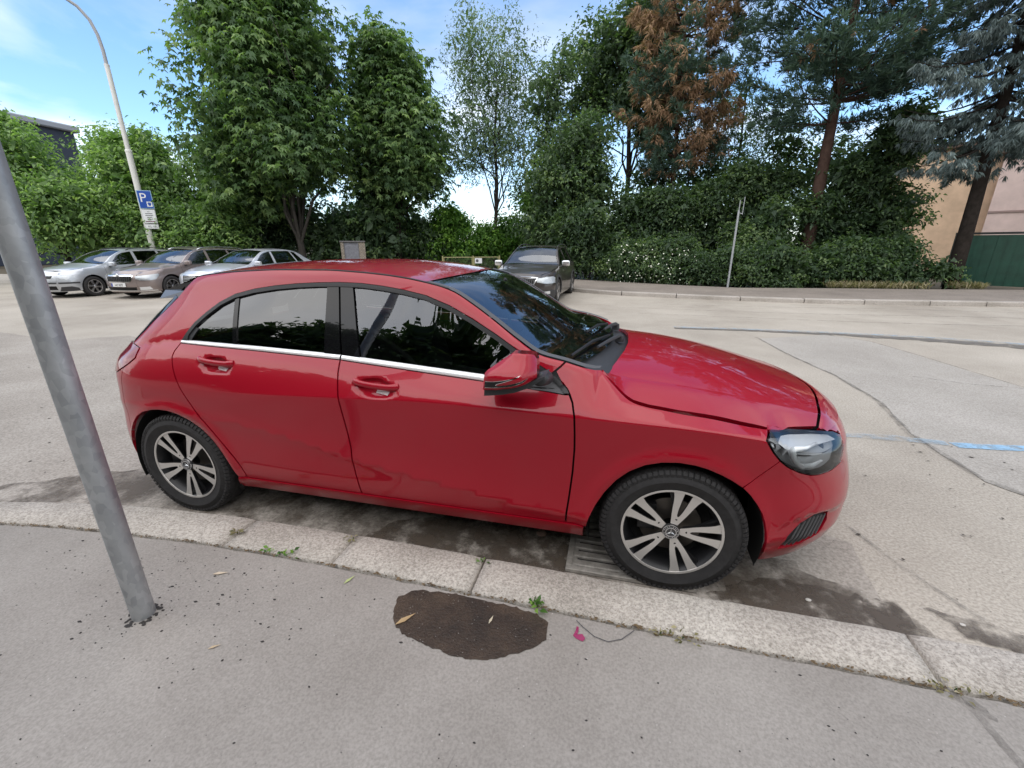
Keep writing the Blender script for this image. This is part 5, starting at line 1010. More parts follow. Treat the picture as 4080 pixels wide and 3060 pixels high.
# ------------------------------------------------------------------ the cars in the background
def other_car(name, label, loc, rz, P):
    """P: top edge line (x, z, half width), nose, tail, belt, windows, colours"""
    car = empty(name, loc, rz); tag(car, label, 'car', P.get('group'))
    Rw = P['R']; wb = P['wb']; hw = P['hw']; T = P['top']; tz, td = col(T, 1), col(T, 2); nose, tail = pchip(*P['nose']), pchip(*P['tail']); belt = pchip(*P['belt'])
    BODY = paint(name + '_paint', P['colour'], P.get('flake', .6), .34)
    BOT = .20
    def Sf(x, z):
        zr_, dr_ = tz(x), td(x); zb = np.minimum(belt(x), zr_ - .03); mid = .52
        kz = [0 * x + .15, 0 * x + .30, 0 * x + mid, zb, zr_]; kd = [0 * x + hw - .07, 0 * x + hw - .015, 0 * x + hw, np.maximum(hw - .055, dr_ * 0 + dr_ + .02), dr_]
        ml = [None, .12 + 0 * x, .0 + 0 * x, -.38 + 0 * x, (kd[4] - kd[3]) / np.maximum(zr_ - zb, .02) * 1.25]; mp = [.9 + 0 * x, .12 + 0 * x, .0 + 0 * x, (kd[4] - kd[3]) / np.maximum(zr_ - zb, .02) * .85, None]
        out = kd[0] + .8 * (z - kz[0])
        for k in range(4):
            h = np.maximum(kz[k + 1] - kz[k], 1e-3); t = np.clip((z - kz[k]) / h, 0, 1); t2 = t * t; t3 = t2 * t
            v = (2 * t3 - 3 * t2 + 1) * kd[k] + (t3 - 2 * t2 + t) * h * mp[k] + (-2 * t3 + 3 * t2) * kd[k + 1] + (t3 - t2) * h * ml[k + 1]
            out = np.where(z >= kz[k], v, out)
        xs = .15; t = np.clip((x - xs) / (nose(z) - xs), 0, 1); f = np.maximum(1 - t ** 3.2, 1e-9) ** (1 / 2.2)
        xe = -wb + .1; t = np.clip((x - xe) / (tail(z) - xe), 0, 1); t = np.where(x > xe, 0, t); r = np.maximum(1 - t ** 4.5, 1e-9) ** (1 / 2.8)
        return out * f * r
    side = lambda off=0.0: norm_offset(Sf, off)
    def xat(z, d, front=True):
        z = np.asarray(z, float); a = np.full_like(z, .16 if front else -wb + .09); b = nose(z) if front else tail(z)
        for _ in range(30):
            m = (a + b) / 2; ok = Sf(m, z) > d; a = np.where(ok, m, a); b = np.where(ok, b, m)
        return (a + b) / 2
    dF = .56; dR = .52
    arch = lambda x0, r: [(x0 + r * math.cos(a), Rw - .005 + r * math.sin(a)) for a in np.linspace(math.pi + .25, -.25, 24)]
    zq = np.linspace(BOT, P['ztop_f'], 14); xF = list(zip(xat(zq, dF).tolist(), zq.tolist())); zq = np.linspace(BOT, P['ztop_r'], 14); xR = list(zip(xat(zq, dR, False).tolist(), zq.tolist()))
    topx = np.linspace(P['x_tr'], P['x_tf'], 46); topl = [(x, float(tz(x)) - .002) for x in topx]
    ar = Rw + .055
    outl = [(-wb + ar + .02, BOT)] + [(-ar - .02, BOT)] + [q for q in arch(0, ar) if q[1] > BOT] + xF + topl[::-1] + xR[::-1] + [q for q in arch(-wb, ar) if q[1] > BOT]
    wins = []
    for (x0b, x0t, x1b, x1t) in P['wins']:
        xs = np.linspace(x0t, x1t, 9); wins.append([(x0b, float(belt(x0b)) + .012), (x1b, float(belt(x1b)) + .012)] + [(x, float(tz(x)) - P.get('rail', .05) * min(1, .35 + .65 * abs(x - x1t) / .35 if x1t > -1.0 else 1)) for x in xs[::-1]])
    for i in (0, 1):
        panel('body_side', outl, side(), BODY, car, holes=wins, step=.05, dens=.06, gap=.001, flange=.03, mirror=bool(i))
        for w in wins: panel('side_window', w, side(-.008), M_GLS, car, gap=.001, step=.06, dens=.15, flange=0, mirror=bool(i))
        sg = 1 if i else -1
        for dxx in P['seams']:
            mb = MB(); mb.tube([(dxx + .04 * (z - .6) * .3, sg * (float(Sf(np.array(dxx), np.array(z))) - .0025), z) for z in np.linspace(.28, float(belt(dxx)) - .005, 10)], .0045, 4); mb.build('door_seam', M_DRK, car)
        for hx in P['handles']:
            zz = float(belt(hx)) - .085; mb = MB(); mb.tube([(hx - .09, sg * (float(Sf(np.array(hx), np.array(zz))) + .012), zz + .01), (hx + .09, sg * (float(Sf(np.array(hx), np.array(zz))) + .012), zz)], [.016, .016], 8); mb.build('door_handle', BODY, car, smooth=True, angle=1)
        if P.get('strip'):
            mb = MB(); mb.tube([(x, sg * (float(Sf(np.array(x), np.array(belt(x)))) + .003), float(belt(x))) for x in np.linspace(P['wins'][-1][0] + .03, P['wins'][0][2] - .03, 24)], .011, 5); mb.build('belt_trim', M_SAT, car)
            mb = MB(); xs = np.linspace(P['wins'][-1][1], P['wins'][0][3], 26); mb.tube([(x, sg * (float(Sf(np.array(x), tz(x) - .04)) + .004), float(tz(x)) - .04) for x in xs], .008, 5); mb.build('window_trim', M_SAT, car)
        if P.get('cladding'):
            for x0 in (0, -wb):
                rw = [[(x0 + r * math.cos(a), sg * (hw * float(Sf(np.array(x0 + r * math.cos(a)), np.array(max(Rw + r * math.sin(a), .22)))) / hw + o), Rw - .005 + r * math.sin(a)) for r, o in ((ar - .008, .0), (ar - .004, .012), (ar + .05, .012), (ar + .055, .0))] for a in np.linspace(-.15, math.pi + .15, 26)]
                loft('arch_cladding', rw, M_PLA, car)
        # mirror
        mx_ = P['mirror']; wm = empty('wing_mirror', (mx_[0], sg * (hw + .075), mx_[1])); wm.parent = car
        bm = bmesh.new(); bmesh.ops.create_cube(bm, size=1); bmesh.ops.bevel(bm, geom=bm.edges[:], offset=.3, segments=3, profile=.6, affect='EDGES')
        me = bpy.data.meshes.new('mirror_shell'); bm.to_mesh(me); bm.free(); me.polygons.foreach_set('use_smooth', np.ones(len(me.polygons), bool)); o = link('mirror_shell', me, P.get('mirror_mat') or BODY, wm); o.scale = (.13, .22, .15)
        mb = MB(); mb.tube([(0, -sg * .05, -.06), (.02, -sg * .17, -.09)], .025, 6); mb.build('mirror_arm', M_PLA, wm)
        if P.get('rails'):
            a, b = P['rails']; mb = MB(); xs = np.linspace(a, b, 16); mb.tube([(x, sg * (float(td(x)) - .02), float(tz(x)) + .045 * (1 - abs((x - (a + b) / 2) / ((b - a) / 2)) ** 6) + .01) for x in xs], .015, 6); mb.build('roof_rail', P.get('rail_mat', M_SAT), car, smooth=True)
        rw = [[(x0_ + (ar + .005) * math.cos(a), sg * y, Rw + (ar + .005) * math.sin(a)) for y in (hw - .03, hw - .30)] for x0_ in (0,) for a in np.linspace(-.3, math.pi + .3, 16)]
        loft('arch_liner', rw, M_DRK, car); loft('arch_liner', [[(x - wb, y, z) for x, y, z in r] for r in rw], M_DRK, car)
    vs = np.linspace(-1, 1, 17)
    def deck(nm, x0, x1, bow0, bow1, crown, m, n=16, inset=0, edge_drop=0):
        rws = []
        for u in np.linspace(0, 1, n):
            x = x0 + (x1 - x0) * u; d = float(Sf(np.array(x), tz(x))) - inset; z = float(tz(x)); bw = bow0 + (bow1 - bow0) * u
            rws.append([(x + bw * (1 - v * v), v * d, z + crown * (1 - v * v) - edge_drop) for v in vs])
        return loft(nm, rws, m, car)
    xc, xa, xrf, xrr, xre = P['stations']       # bonnet rear edge, windscreen base, windscreen top, roof end, rear window end
    deck('bonnet', P['x_tf'], xc, .10, .10, .045, BODY); deck('windscreen', xa, xrf, .14, .10, .02, M_WSH, inset=.04); deck('roof_panel', xrf, xrr, .10, 0, .04, BODY, n=20)
    deck('rear_window', xrr, xre, -.02, -.05, .02, M_GLS, inset=.03)
    for s_ in (1, -1):
        loft('windscreen_pillar', [[(x, s_ * float(td(x)), float(tz(x))), (x + .012, s_ * (float(td(x)) - .042), float(tz(x)) + .004)] for x in np.linspace(xa, xrf, 10)], BODY, car)
    deck('scuttle_panel', xc + .02, xa - .02, .10, .14, .02, M_PLA, n=4, edge_drop=.012)
    if P.get('boot'): deck('boot_lid', xre, P['x_tr'], -.05, -.02, .03, BODY)
    # front and rear faces
    yy = np.linspace(-dF, dF, 25); zf = np.linspace(BOT, P['ztop_f'] + .02, 22); NX = lambda y, z: xat(np.minimum(z, P['ztop_f'] + .02), np.maximum(np.abs(y), .004))
    YY, ZZ = np.meshgrid(yy, zf); loft('front_bumper', np.dstack([NX(YY, ZZ), YY, ZZ]), BODY, car, flip=True)
    zf2 = np.linspace(BOT, P['ztop_r'] + .01, 16); yy2 = np.linspace(-dR, dR, 15)
    loft('tailgate' if not P.get('boot') else 'rear_panel', (lambda Y2, Z2: np.dstack([xat(Z2, np.maximum(np.abs(Y2), .004), False), Y2, Z2]))(*np.meshgrid(yy2, zf2)), BODY, car)
    loft('nose_strip', [[(float(NX(np.array(y), np.array(P['ztop_f'] + .015))), y, P['ztop_f'] + .015), (P['x_tf'] + .10 * (1 - (y / dF) ** 2) + .004, y * .98, float(tz(P['x_tf'])) + .045 * (1 - (y / dF) ** 2))] for y in yy], BODY, car)
    fr = lambda off: (lambda q: np.c_[NX(q[:, 0], q[:, 1]) + off, q])
    def front(nm, poly, m, off=.006, par=None, both=False, holes=(), **k):
        a = panel(nm, poly, fr(off), m, par or car, gap=0, step=.03, dens=.05, flange=.02, holes=holes, **k)
        if both: panel(nm, poly, fr(off), m, par or car, gap=0, step=.03, dens=.05, flange=.02, holes=holes, mirror=True, **k)
        return a
    P['face'](front, car)
    def lampside(nm, poly, m, off=.004, flange=.015):
        for i in (0, 1): panel(nm, poly, side(off), m, car, gap=0, step=.03, dens=.05, flange=flange, mirror=bool(i))
    P['lamps'](lampside, car)
    for i in (0, 1): panel('tail_lamp', [(P['x_tl'], .74), (P['x_tl'] + .10, .90), (P['x_tl'] - .12, .93), (P['x_tl'] - .17, .75)], side(.004), mat('tail_lamp_red', (.22, .004, .012), .12, coat=1.0), car, gap=0, step=.05, dens=.08, mirror=bool(i))
    mb = MB(); mb.box((-wb / 2 - .05, 0, .30), (wb - .75, 2 * hw - .14, .16)); mb.box((.25, 0, .32), (.9, 1.1, .2)); mb.box((-wb - .2, 0, .36), (.9, 1.1, .2))
    mb.box((-wb / 2 - .1, 0, .55), (wb - .8, 2 * hw - .16, .5)); mb.box((.1, 0, .55), (.9, 1.1, .36)); mb.box((-wb - .15, 0, .60), (.8, 1.1, .45)); mb.build('underbody', M_DRK, car)
    for y in (-.38, .38):
        mb = MB(); mb.box((-1.62, y, .95), (.18, .46, .55), bev=.06); mb.box((-1.70, y, 1.27), (.09, .25, .16), bev=.04); mb.build('front_seat', M_INT, car)
    mb = MB(); mb.box((-.72, 0, .86), (.5, 1.36, .16), bev=.05); mb.build('dashboard', M_INT, car)
    for x in (0, -wb):
        for s_ in (-1, 1): wheel(car, x, s_ * (hw - .115), Rw, s_, R_=Rw, rr=P.get('rr', Rw * .655), wd=.205, style=P['rim'], a0=.2 + x)
    return car

def estate_top(h, hw, L, wb, wx=-.50, rx=-1.30, tail=0.0):
    e = -wb - .95 + tail
    return [(.98, .70, hw - .24), (.60, .80, hw - .20), (.2, .885, hw - .15), (-.2, .945, hw - .11), (wx + .12, .985, hw - .10), (wx, 1.005, hw - .11), ((wx + rx) / 2, (1.0 + h) / 2 + .0, hw - .22), (rx, h - .085, hw - .285), (rx - .35, h - .045, hw - .30), (rx - .9, h - .035, hw - .30), (-wb - .2, h - .065, hw - .305), (e + .28, h - .12, hw - .31), (e + .18, h - .19, hw - .30), (e + .08, 1.10, hw - .25), (e + .02, .98, hw - .20), (e - .1, .90, hw - .18)]
def plate_on(car, x, z, text): number_plate(car, (x, 0, z), (0, 0, 0), text)
def silver_estate():
    h, hw, wb = 1.47, .875, 2.70
    def face(front, car):
        front('radiator_grille', [(-.42, .60), (.42, .60), (.45, .68), (-.45, .68)], M_DRK)
        for z in (.62, .65): front('grille_slat', [(-.42, z), (.42, z), (.42, z + .012), (-.42, z + .012)], M_GPL, off=.014)
        front('bumper_strip', [(-.555, .445), (.555, .445), (.555, .49), (-.555, .49)], M_PLA, off=.012)
        front('lower_intake', [(-.50, .26), (.50, .26), (.52, .375), (-.52, .375)], M_DRK, off=.004)
    def lamps(side, car):
        side('headlight', [(.47, .585), (.70, .575), (.80, .58), (.80, .665), (.66, .70), (.52, .695), (.44, .645)], M_SIL); side('lamp_glass', [(.47, .585), (.70, .575), (.80, .58), (.80, .665), (.66, .70), (.52, .695), (.44, .645)], M_LNS, off=.009)
        side('bumper_strip', [(.40, .445), (.80, .445), (.80, .49), (.40, .49)], M_PLA, off=.012); side('lower_intake', [(.42, .22), (.76, .22), (.77, .35), (.60, .36), (.45, .31)], M_PLA, off=.005)
    P = dict(R=.315, wb=wb, hw=hw, top=estate_top(h, hw, 4.68, wb), nose=([.15, .25, .45, .6, .7, .8], [.80, .86, .93, .90, .86, .62]), tail=([.15, .3, .6, .95, 1.1, 1.3, 1.45], [-wb - .86, -wb - .93, -wb - .97, -wb - .93, -wb - .88, -wb - .80, -wb - .66]),
             belt=([-4, -2, -.4, .2], [.98, .955, .915, .90]), wins=[(-1.50, -1.55, -.62, -1.02), (-2.46, -2.44, -1.60, -1.64), (-3.42, -3.32, -2.55, -2.53)], colour=(.50, .525, .56), flake=.55, ztop_f=.70, ztop_r=.92, x_tr=-3.63, x_tf=.66, x_tl=-3.48,
             seams=[-.44, -1.54, -2.50], handles=[-1.38, -2.36], mirror=(-.62, .98), rails=(-1.45, -3.3), rail_mat=M_PLA, stations=(-.36, -.50, -1.30, -3.30, -3.60), face=face, lamps=lamps, rim='six', group='cars parked side by side on the left')
    return other_car('silver_estate', 'silver estate car with black roof rails, furthest left of the parked row', (-17.62, 7.95, 0), R(-88), P)
def bronze_estate():
    h, hw, wb = 1.49, .91, 2.76
    def face(front, car):
        front('grille_surround', [(-.44, .545), (-.36, .50), (.36, .50), (.44, .545), (.49, .70), (.40, .73), (.12, .735), (0, .72), (-.12, .735), (-.40, .73), (-.49, .70)], M_CHR, off=.006)
        front('radiator_grille', [(-.41, .555), (-.35, .525), (.35, .525), (.41, .555), (.455, .68), (-.455, .68)], M_DRK, off=.014)
        for k in range(-6, 7): front('grille_slat', [(k * .066 - .006, .535), (k * .066 + .006, .535), (k * .066 + .006, .675), (k * .066 - .006, .675)], M_PLA, off=.02)
        mb = MB(); mb.lathe([(0, .012), (.035, .012), (.047, .0), (.047, -.02)], 20); mb.V = [(x_ + .93, a, c + .715) for (a, x_, c) in mb.V]; mb.build('round_badge', M_SAT, car, smooth=True, angle=.7)
        front('lower_intake', [(-.50, .27), (.50, .27), (.53, .36), (-.53, .36)], M_DRK, off=.004); front('bumper_lip', [(-.55, .235), (.55, .235), (.555, .262), (-.555, .262)], M_SAT, off=.014)
        plate_on(car, .955, .43, '1AT 0372')
    def lamps(side, car):
        hl = [(.50, .575), (.66, .555), (.80, .56), (.845, .60), (.83, .68), (.70, .705), (.55, .72), (.40, .735), (.36, .71)]
        side('headlight', hl, M_SIL); side('lamp_glass', hl, M_LNS, off=.009)
        side('fog_light', [(.60, .285), (.80, .27), (.82, .36), (.66, .37)], M_SIL); side('bumper_lip', [(.48, .245), (.80, .235), (.80, .262), (.50, .27)], M_SAT, off=.014)
    P = dict(R=.325, wb=wb, hw=hw, top=estate_top(h, hw, 4.84, wb, tail=-.06), nose=([.15, .25, .45, .6, .72, .8], [.82, .90, .95, .945, .90, .66]), tail=([.15, .3, .6, .95, 1.1, 1.3, 1.45], [-wb - .92, -wb - .98, -wb - 1.03, -wb - .99, -wb - .93, -wb - .85, -wb - .70]),
             belt=([-4, -2, -.4, .2], [1.01, .985, .945, .92]), wins=[(-1.52, -1.58, -.60, -1.02), (-2.52, -2.50, -1.62, -1.67), (-3.52, -3.42, -2.61, -2.58)], colour=(.27, .225, .215), flake=.55, ztop_f=.73, ztop_r=.95, x_tr=-3.75, x_tf=.66, x_tl=-3.60,
             seams=[-.43, -1.56, -2.56], handles=[-1.40, -2.40], mirror=(-.60, 1.02), rails=(-1.40, -3.4), rail_mat=M_SAT, stations=(-.36, -.50, -1.30, -3.40, -3.70), face=face, lamps=lamps, rim='seven', strip=True, group='cars parked side by side on the left')
    return other_car('bronze_estate', 'grey-brown estate car with silver roof rails, between the two silver cars', (-14.95, 8.35, 0), R(-88), P)
def silver_saloon():
    h, hw, wb = 1.45, .90, 2.80
    def face(front, car):
        front('grille_surround', [(-.30, .30), (.30, .30), (.40, .45), (.42, .72), (-.42, .72), (-.40, .45)], M_SAT, off=.004)
        front('radiator_grille', [(-.28, .33), (.28, .33), (.37, .46), (.385, .695), (-.385, .695), (-.37, .46)], M_DRK, off=.012)
        for k in range(7): front('grille_slat', [(-.34, .40 + k * .042), (.34, .40 + k * .042), (.34, .408 + k * .042), (-.34, .408 + k * .042)], M_SAT, off=.02)
        mb = MB()
        for k in range(4): mb.lathe([(.036, 0), (.043, .006), (.036, .012)], 18, close=True, c=(-.085 + .057 * k, 0, 0))
        mb.V = [(.945 + b, a, c + .64) for a, b, c in mb.V]; mb.build('ring_emblem', M_CHR, car, smooth=True)
    def lamps(side, car):
        hl = [(.46, .60), (.62, .555), (.80, .55), (.86, .58), (.85, .67), (.68, .70), (.50, .72), (.40, .70)]
        side('headlight', hl, M_SIL); side('lamp_glass', hl, M_LNS, off=.009)
    T = [(.98, .70, .64), (.60, .79, .69), (.2, .875, .75), (-.2, .935, .79), (-.40, .965, .80), (-.52, .985, .79), (-.93, 1.19, .68), (-1.35, 1.36, .61), (-1.7, 1.405, .60), (-2.3, 1.405, .60), (-2.75, 1.36, .60), (-3.15, 1.22, .63), (-3.48, 1.065, .68), (-3.65, 1.035, .70), (-3.82, 1.02, .70), (-3.95, .95, .68)]
    P = dict(R=.325, wb=wb, hw=hw, top=T, nose=([.15, .25, .45, .6, .72, .8], [.84, .90, .96, .95, .91, .66]), tail=([.15, .3, .6, .9, 1.02, 1.2], [-wb - .92, -wb - 1.0, -wb - 1.06, -wb - 1.08, -wb - 1.05, -wb - .8]),
             belt=([-4, -2, -.4, .2], [.995, .965, .925, .90]), wins=[(-1.50, -1.56, -.62, -1.05), (-2.62, -2.52, -1.60, -1.64), (-3.02, -2.80, -2.68, -2.58)], colour=(.56, .585, .64), flake=.5, ztop_f=.72, ztop_r=.97, x_tr=-3.80, x_tf=.66, x_tl=-3.62,
             seams=[-.44, -1.55, -2.56], handles=[-1.38, -2.42], mirror=(-.62, .99), stations=(-.36, -.50, -1.35, -2.72, -3.46), boot=True, face=face, lamps=lamps, rim='five', group='cars parked side by side on the left', strip=True)
    return other_car('silver_saloon', 'silver saloon car nearest the forked chestnut trunk, right end of the parked row', (-12.70, 8.85, 0), R(-89), P)
def dark_estate():
    h, hw, wb = 1.52, .905, 2.69
    def face(front, car):
        front('grille_surround', [(-.42, .565), (.42, .565), (.50, .74), (.30, .765), (0, .775), (-.30, .765), (-.50, .74)], M_SAT, off=.006)
        front('radiator_grille', [(-.40, .585), (.40, .585), (.465, .725), (-.465, .725)], M_DRK, off=.012)
        for k in range(-8, 9): front('grille_slat', [(k * .05 - .008, .59), (k * .05 + .008, .59), (k * .052 + .008, .72), (k * .052 - .008, .72)], M_GPL, off=.022)
        front('lower_intake', [(-.52, .27), (.52, .27), (.54, .40), (-.54, .40)], M_DRK, off=.004); front('bumper_guard', [(-.45, .205), (.45, .205), (.40, .265), (-.40, .265)], M_SAT, off=.012)
        plate_on(car, .955, .49, '5AP 1846') if False else None
    def lamps(side, car):
        hl = [(.47, .60), (.64, .585), (.80, .59), (.87, .62), (.86, .71), (.70, .745), (.52, .75), (.42, .725)]
        side('headlight', hl, M_SIL); side('lamp_glass', hl, M_LNS, off=.009); side('lower_cladding', [(.42, .205), (.84, .205), (.86, .40), (.66, .43), (.44, .40)], M_PLA, off=.006); side('fog_light', [(.66, .33), (.78, .325), (.79, .39), (.68, .40)], M_SIL, off=.012)
    P = dict(R=.335, wb=wb, hw=hw, top=estate_top(h, hw, 4.69, wb), nose=([.15, .25, .45, .6, .74, .82], [.84, .90, .955, .945, .91, .68]), tail=([.15, .3, .6, .95, 1.1, 1.3, 1.45], [-wb - .88, -wb - .95, -wb - 1.0, -wb - .96, -wb - .90, -wb - .82, -wb - .68]),
             belt=([-4, -2, -.4, .2], [1.02, .995, .955, .93]), wins=[(-1.52, -1.58, -.60, -1.02), (-2.50, -2.48, -1.62, -1.67), (-3.46, -3.36, -2.59, -2.56)], colour=(.060, .052, .049), flake=.35, ztop_f=.755, ztop_r=.96, x_tr=-3.63, x_tf=.66, x_tl=-3.50,
             seams=[-.43, -1.56, -2.54], handles=[-1.40, -2.40], mirror=(-.60, 1.04), mirror_mat=M_SAT, rails=(-1.40, -3.3), rail_mat=M_PLA, stations=(-.36, -.50, -1.30, -3.30, -3.60), face=face, lamps=lamps, rim='five', cladding=True)
    return other_car('dark_estate', 'dark brown estate car facing us beside the far kerb, behind the red bonnet', (-2.75, 9.2, 0), R(-92), P)

# ------------------------------------------------------------------ posts, signs, walls and small things
M_ZINC = None
def zinc():
    m = bpy.data.materials.new('galvanised_steel'); m.use_nodes = True; nt = m.node_tree; b = nt.nodes['Principled BSDF']; b.inputs['Metallic'].default_value = .55; b.inputs['Roughness'].default_value = .48
    t = N(nt, 'ShaderNodeTexCoord'); v = N(nt, 'ShaderNodeTexVoronoi'); v.inputs['Scale'].default_value = 55; mp = N(nt, 'ShaderNodeMapping'); mp.inputs['Scale'].default_value = (1, 1, .6)
    n = N(nt, 'ShaderNodeTexNoise'); n.inputs['Scale'].default_value = 14; n.inputs['Detail'].default_value = 6; nt.links.new(t.outputs['Object'], mp.inputs[0]); nt.links.new(mp.outputs[0], v.inputs['Vector']); nt.links.new(mp.outputs[0], n.inputs['Vector'])
    mx = N(nt, 'ShaderNodeMixRGB'); mx.inputs[0].default_value = .7; nt.links.new(v.outputs['Color'], mx.inputs[1]); nt.links.new(n.outputs['Fac'], mx.inputs[2])
    r = N(nt, 'ShaderNodeValToRGB'); r.color_ramp.elements[0].position = .25; r.color_ramp.elements[1].position = .75; r.color_ramp.elements[0].color = (.27, .285, .30, 1); r.color_ramp.elements[1].color = (.47, .485, .50, 1)
    nt.links.new(mx.outputs[0], r.inputs[0]); nt.links.new(r.outputs[0], b.inputs['Base Color']); return m
def build_things():
    Z = zinc()
    p = empty('sign_post', (-2.069, -1.624, .112)); tag(p, 'galvanised steel post standing on the near pavement at the left', 'post')
    mb = MB(); mb.tube([(0, 0, 0), (0, 0, .9), (0, 0, 1.9), (0, 0, 3.1)], .0385, 40); mb.build('steel_tube', Z, p, smooth=True, angle=1)
    mb = MB(); mb.lathe([(.0395, 1.86), (.0395, 2.10)], 40, axis='Z'); mb.build('white_sticker', mat('sticker_white', (.70, .70, .72), .5), p, smooth=True)
    rg = MB()
    for k in range(46):
        a = RNG.uniform(0, 6.28); r = .041 + abs(RNG.normal(0, .012)); s = RNG.uniform(.003, .009); x, y = r * math.cos(a), r * math.sin(a); rg.add([(x + s * math.cos(q) * 1.2, y + s * math.sin(q), .0055) for q in np.linspace(0, 5.2, 6)] + [(x, y, .008)], [(i, (i + 1) % 6, 6) for i in range(6)])
    tag(rg.build('broken_asphalt', mat('dark_grit', (.028, .025, .024), .8), p), kind='stuff')
    # far thin post
    p = empty('sign_post', (3.35, 13.66, .115)); tag(p, 'thin grey post with an empty bracket on the far pavement', 'post')
    mb = MB(); mb.tube([(0, 0, -.02), (0, 0, 1.3), (0, 0, 2.45)], .032, 16); mb.build('steel_tube', mat('grey_post', (.36, .38, .40), .5, metal=.3), p, smooth=True, angle=1)
    mb = MB(); mb.tube([(.0, 0, 2.35), (.0, -.02, 2.75)], .014, 8); mb.tube([(.12, 0, 2.32), (.125, 0, 2.85)], .011, 8); mb.tube([(0, 0, 2.38), (.12, 0, 2.34)], .014, 8); mb.build('sign_bracket', mat('grey_post', (.36, .38, .40), .5), p)
    # street lamp
    W = mat('lamp_paint', (.62, .62, .60), .45, var=.05, vscale=2)
    l = empty('street_lamp', (-20.95, 13.35, 0)); tag(l, 'tall white street lamp with a curved arm, behind the silver estate', 'street lamp')
    mb = MB(); mb.tube([(0, 0, -.05), (0, 0, 3), (0, 0, 5.35)], .115, 20); mb.lathe([(.115, 5.33), (.122, 5.36), (.122, 5.42), (.095, 5.46)], 20, axis='Z'); mb.build('lower_column', W, l, smooth=True, angle=.7)
    mb = MB(); mb.tube([(0, 0, 5.44), (0, 0, 7), (0, 0, 8.5)], .088, 18); mb.lathe([(.09, 8.46), (.092, 8.52), (.07, 8.53)], 18, axis='Z'); mb.build('upper_column', W, l, smooth=True, angle=.7)
    L = np.array([-.62, -.785, 0]); arm = [(0, 8.5), (-.0, 9.0), (.05, 9.5), (.18, 9.95), (.45, 10.32), (.85, 10.56), (1.3, 10.70), (2.0, 10.82), (2.6, 10.88)]
    mb = MB(); mb.tube([tuple(L * a + [0, 0, z]) for a, z in arm], np.linspace(.066, .045, len(arm)), 12); mb.build('curved_arm', mat('arm_grey', (.32, .33, .35), .5), l, smooth=True, angle=.9)
    e = L * 2.9 + np.array([0, 0, 10.88]); mb = MB(); mb.box((0, 0, 0), (.75, .28, .14), bev=.05); h = mb.build('lamp_head', mat('arm_grey', (.32, .33, .35), .5), l); h.location = e; h.rotation_euler = (0, 0, math.atan2(L[1], L[0]))
    # parking sign on the lamp
    s = empty('parking_sign', (-20.95, 13.35, 0)); s.rotation_euler = (0, 0, math.atan2(-.80, .60)); tag(s, 'blue parking sign with two white plates under it, fixed to the street lamp', 'sign')
    BL = mat('sign_blue', (.012, .07, .36), .35); WH = mat('sign_white', (.70, .72, .74), .4); IK = mat('sign_ink', (.09, .09, .10), .5); LB = mat('sign_edge', (.30, .47, .62), .4)
    y0, xo = .20, .13          # sign hangs a little to the right of the column
    def plate(nm, z, w, h, m, edge):
        k = empty(nm, (xo, y0, z)); k.parent = s; mb = MB(); mb.box((0, 0, 0), (.012, w, h), bev=.004); mb.build('plate_edge', edge, k); mb = MB(); mb.box((.008, 0, 0), (.006, w - .05, h - .05)); mb.build('plate_face', m, k); return k
    a = plate('sign_panel', 3.49, .52, .74, BL, LB)
    put_text('letter', 'P', a, (.0125, -.07, -.10), (R(90), 0, R(90)), .52, WH, 'CENTER', .0008)
    mb = MB(); mb.box((.012, .115, -.185), (.003, .19, .21)); mb.build('symbol_square', WH, a)
    mb = MB(); mb.add([(.0145, .115 + q[0], -.185 + q[1]) for q in ((-.062, .03), (-.05, -.03), (-.015, -.07), (.015, -.07), (.05, -.03), (.062, .03))], [tuple(range(6))]); mb.add([(.0145, .115 + .066 * math.cos(t), -.152 + .035 * math.sin(t)) for t in np.linspace(0, math.pi, 9)] , [tuple(range(9))]); mb.build('symbol_cup', BL, a)
    b = plate('text_plate', 2.80, .50, .58, WH, mat('plate_border', (.50, .51, .53), .4))
    for i, (w, h) in enumerate(((.10, .02), (.26, .028), (.27, .028), (.19, .028), (.20, .03))): mb = MB(); mb.box((.0125, 0, .19 - i * .075), (.002, w, h)); mb.build('print_line', IK, b)
    mb = MB(); mb.box((.0125, 0, -.21), (.002, .34, .035)); mb.build('print_bar', mat('print_red', (.16, .05, .09), .5), b)
    c = plate('small_plate', 2.38, .50, .20, WH, mat('plate_border', (.50, .51, .53), .4)); put_text('lettering', 'P5-105', c, (.0125, .04, -.045), (R(90), 0, R(90)), .12, IK, 'CENTER', .0006)
    for z in (3.6, 2.8): mb = MB(); mb.box((.08, .05, z), (.12, .05, .03)); mb.build('clamp', mat('grey_post', (.36, .38, .40), .5), s)
    # brick pillar with a cabinet
    k = empty('brick_pillar', (-12.45, 16.0, 0), R(33)); tag(k, 'brick pillar with a grey metal cabinet door, under the chestnuts', 'pillar')
    BR = bpy.data.materials.new('small_bricks'); BR.use_nodes = True; nt = BR.node_tree; bt = N(nt, 'ShaderNodeTexBrick'); bt.inputs['Color1'].default_value = (.24, .20, .155, 1); bt.inputs['Color2'].default_value = (.31, .27, .22, 1); bt.inputs['Mortar'].default_value = (.10, .095, .09, 1); bt.inputs['Scale'].default_value = 4.2; bt.inputs['Mortar Size'].default_value = .03
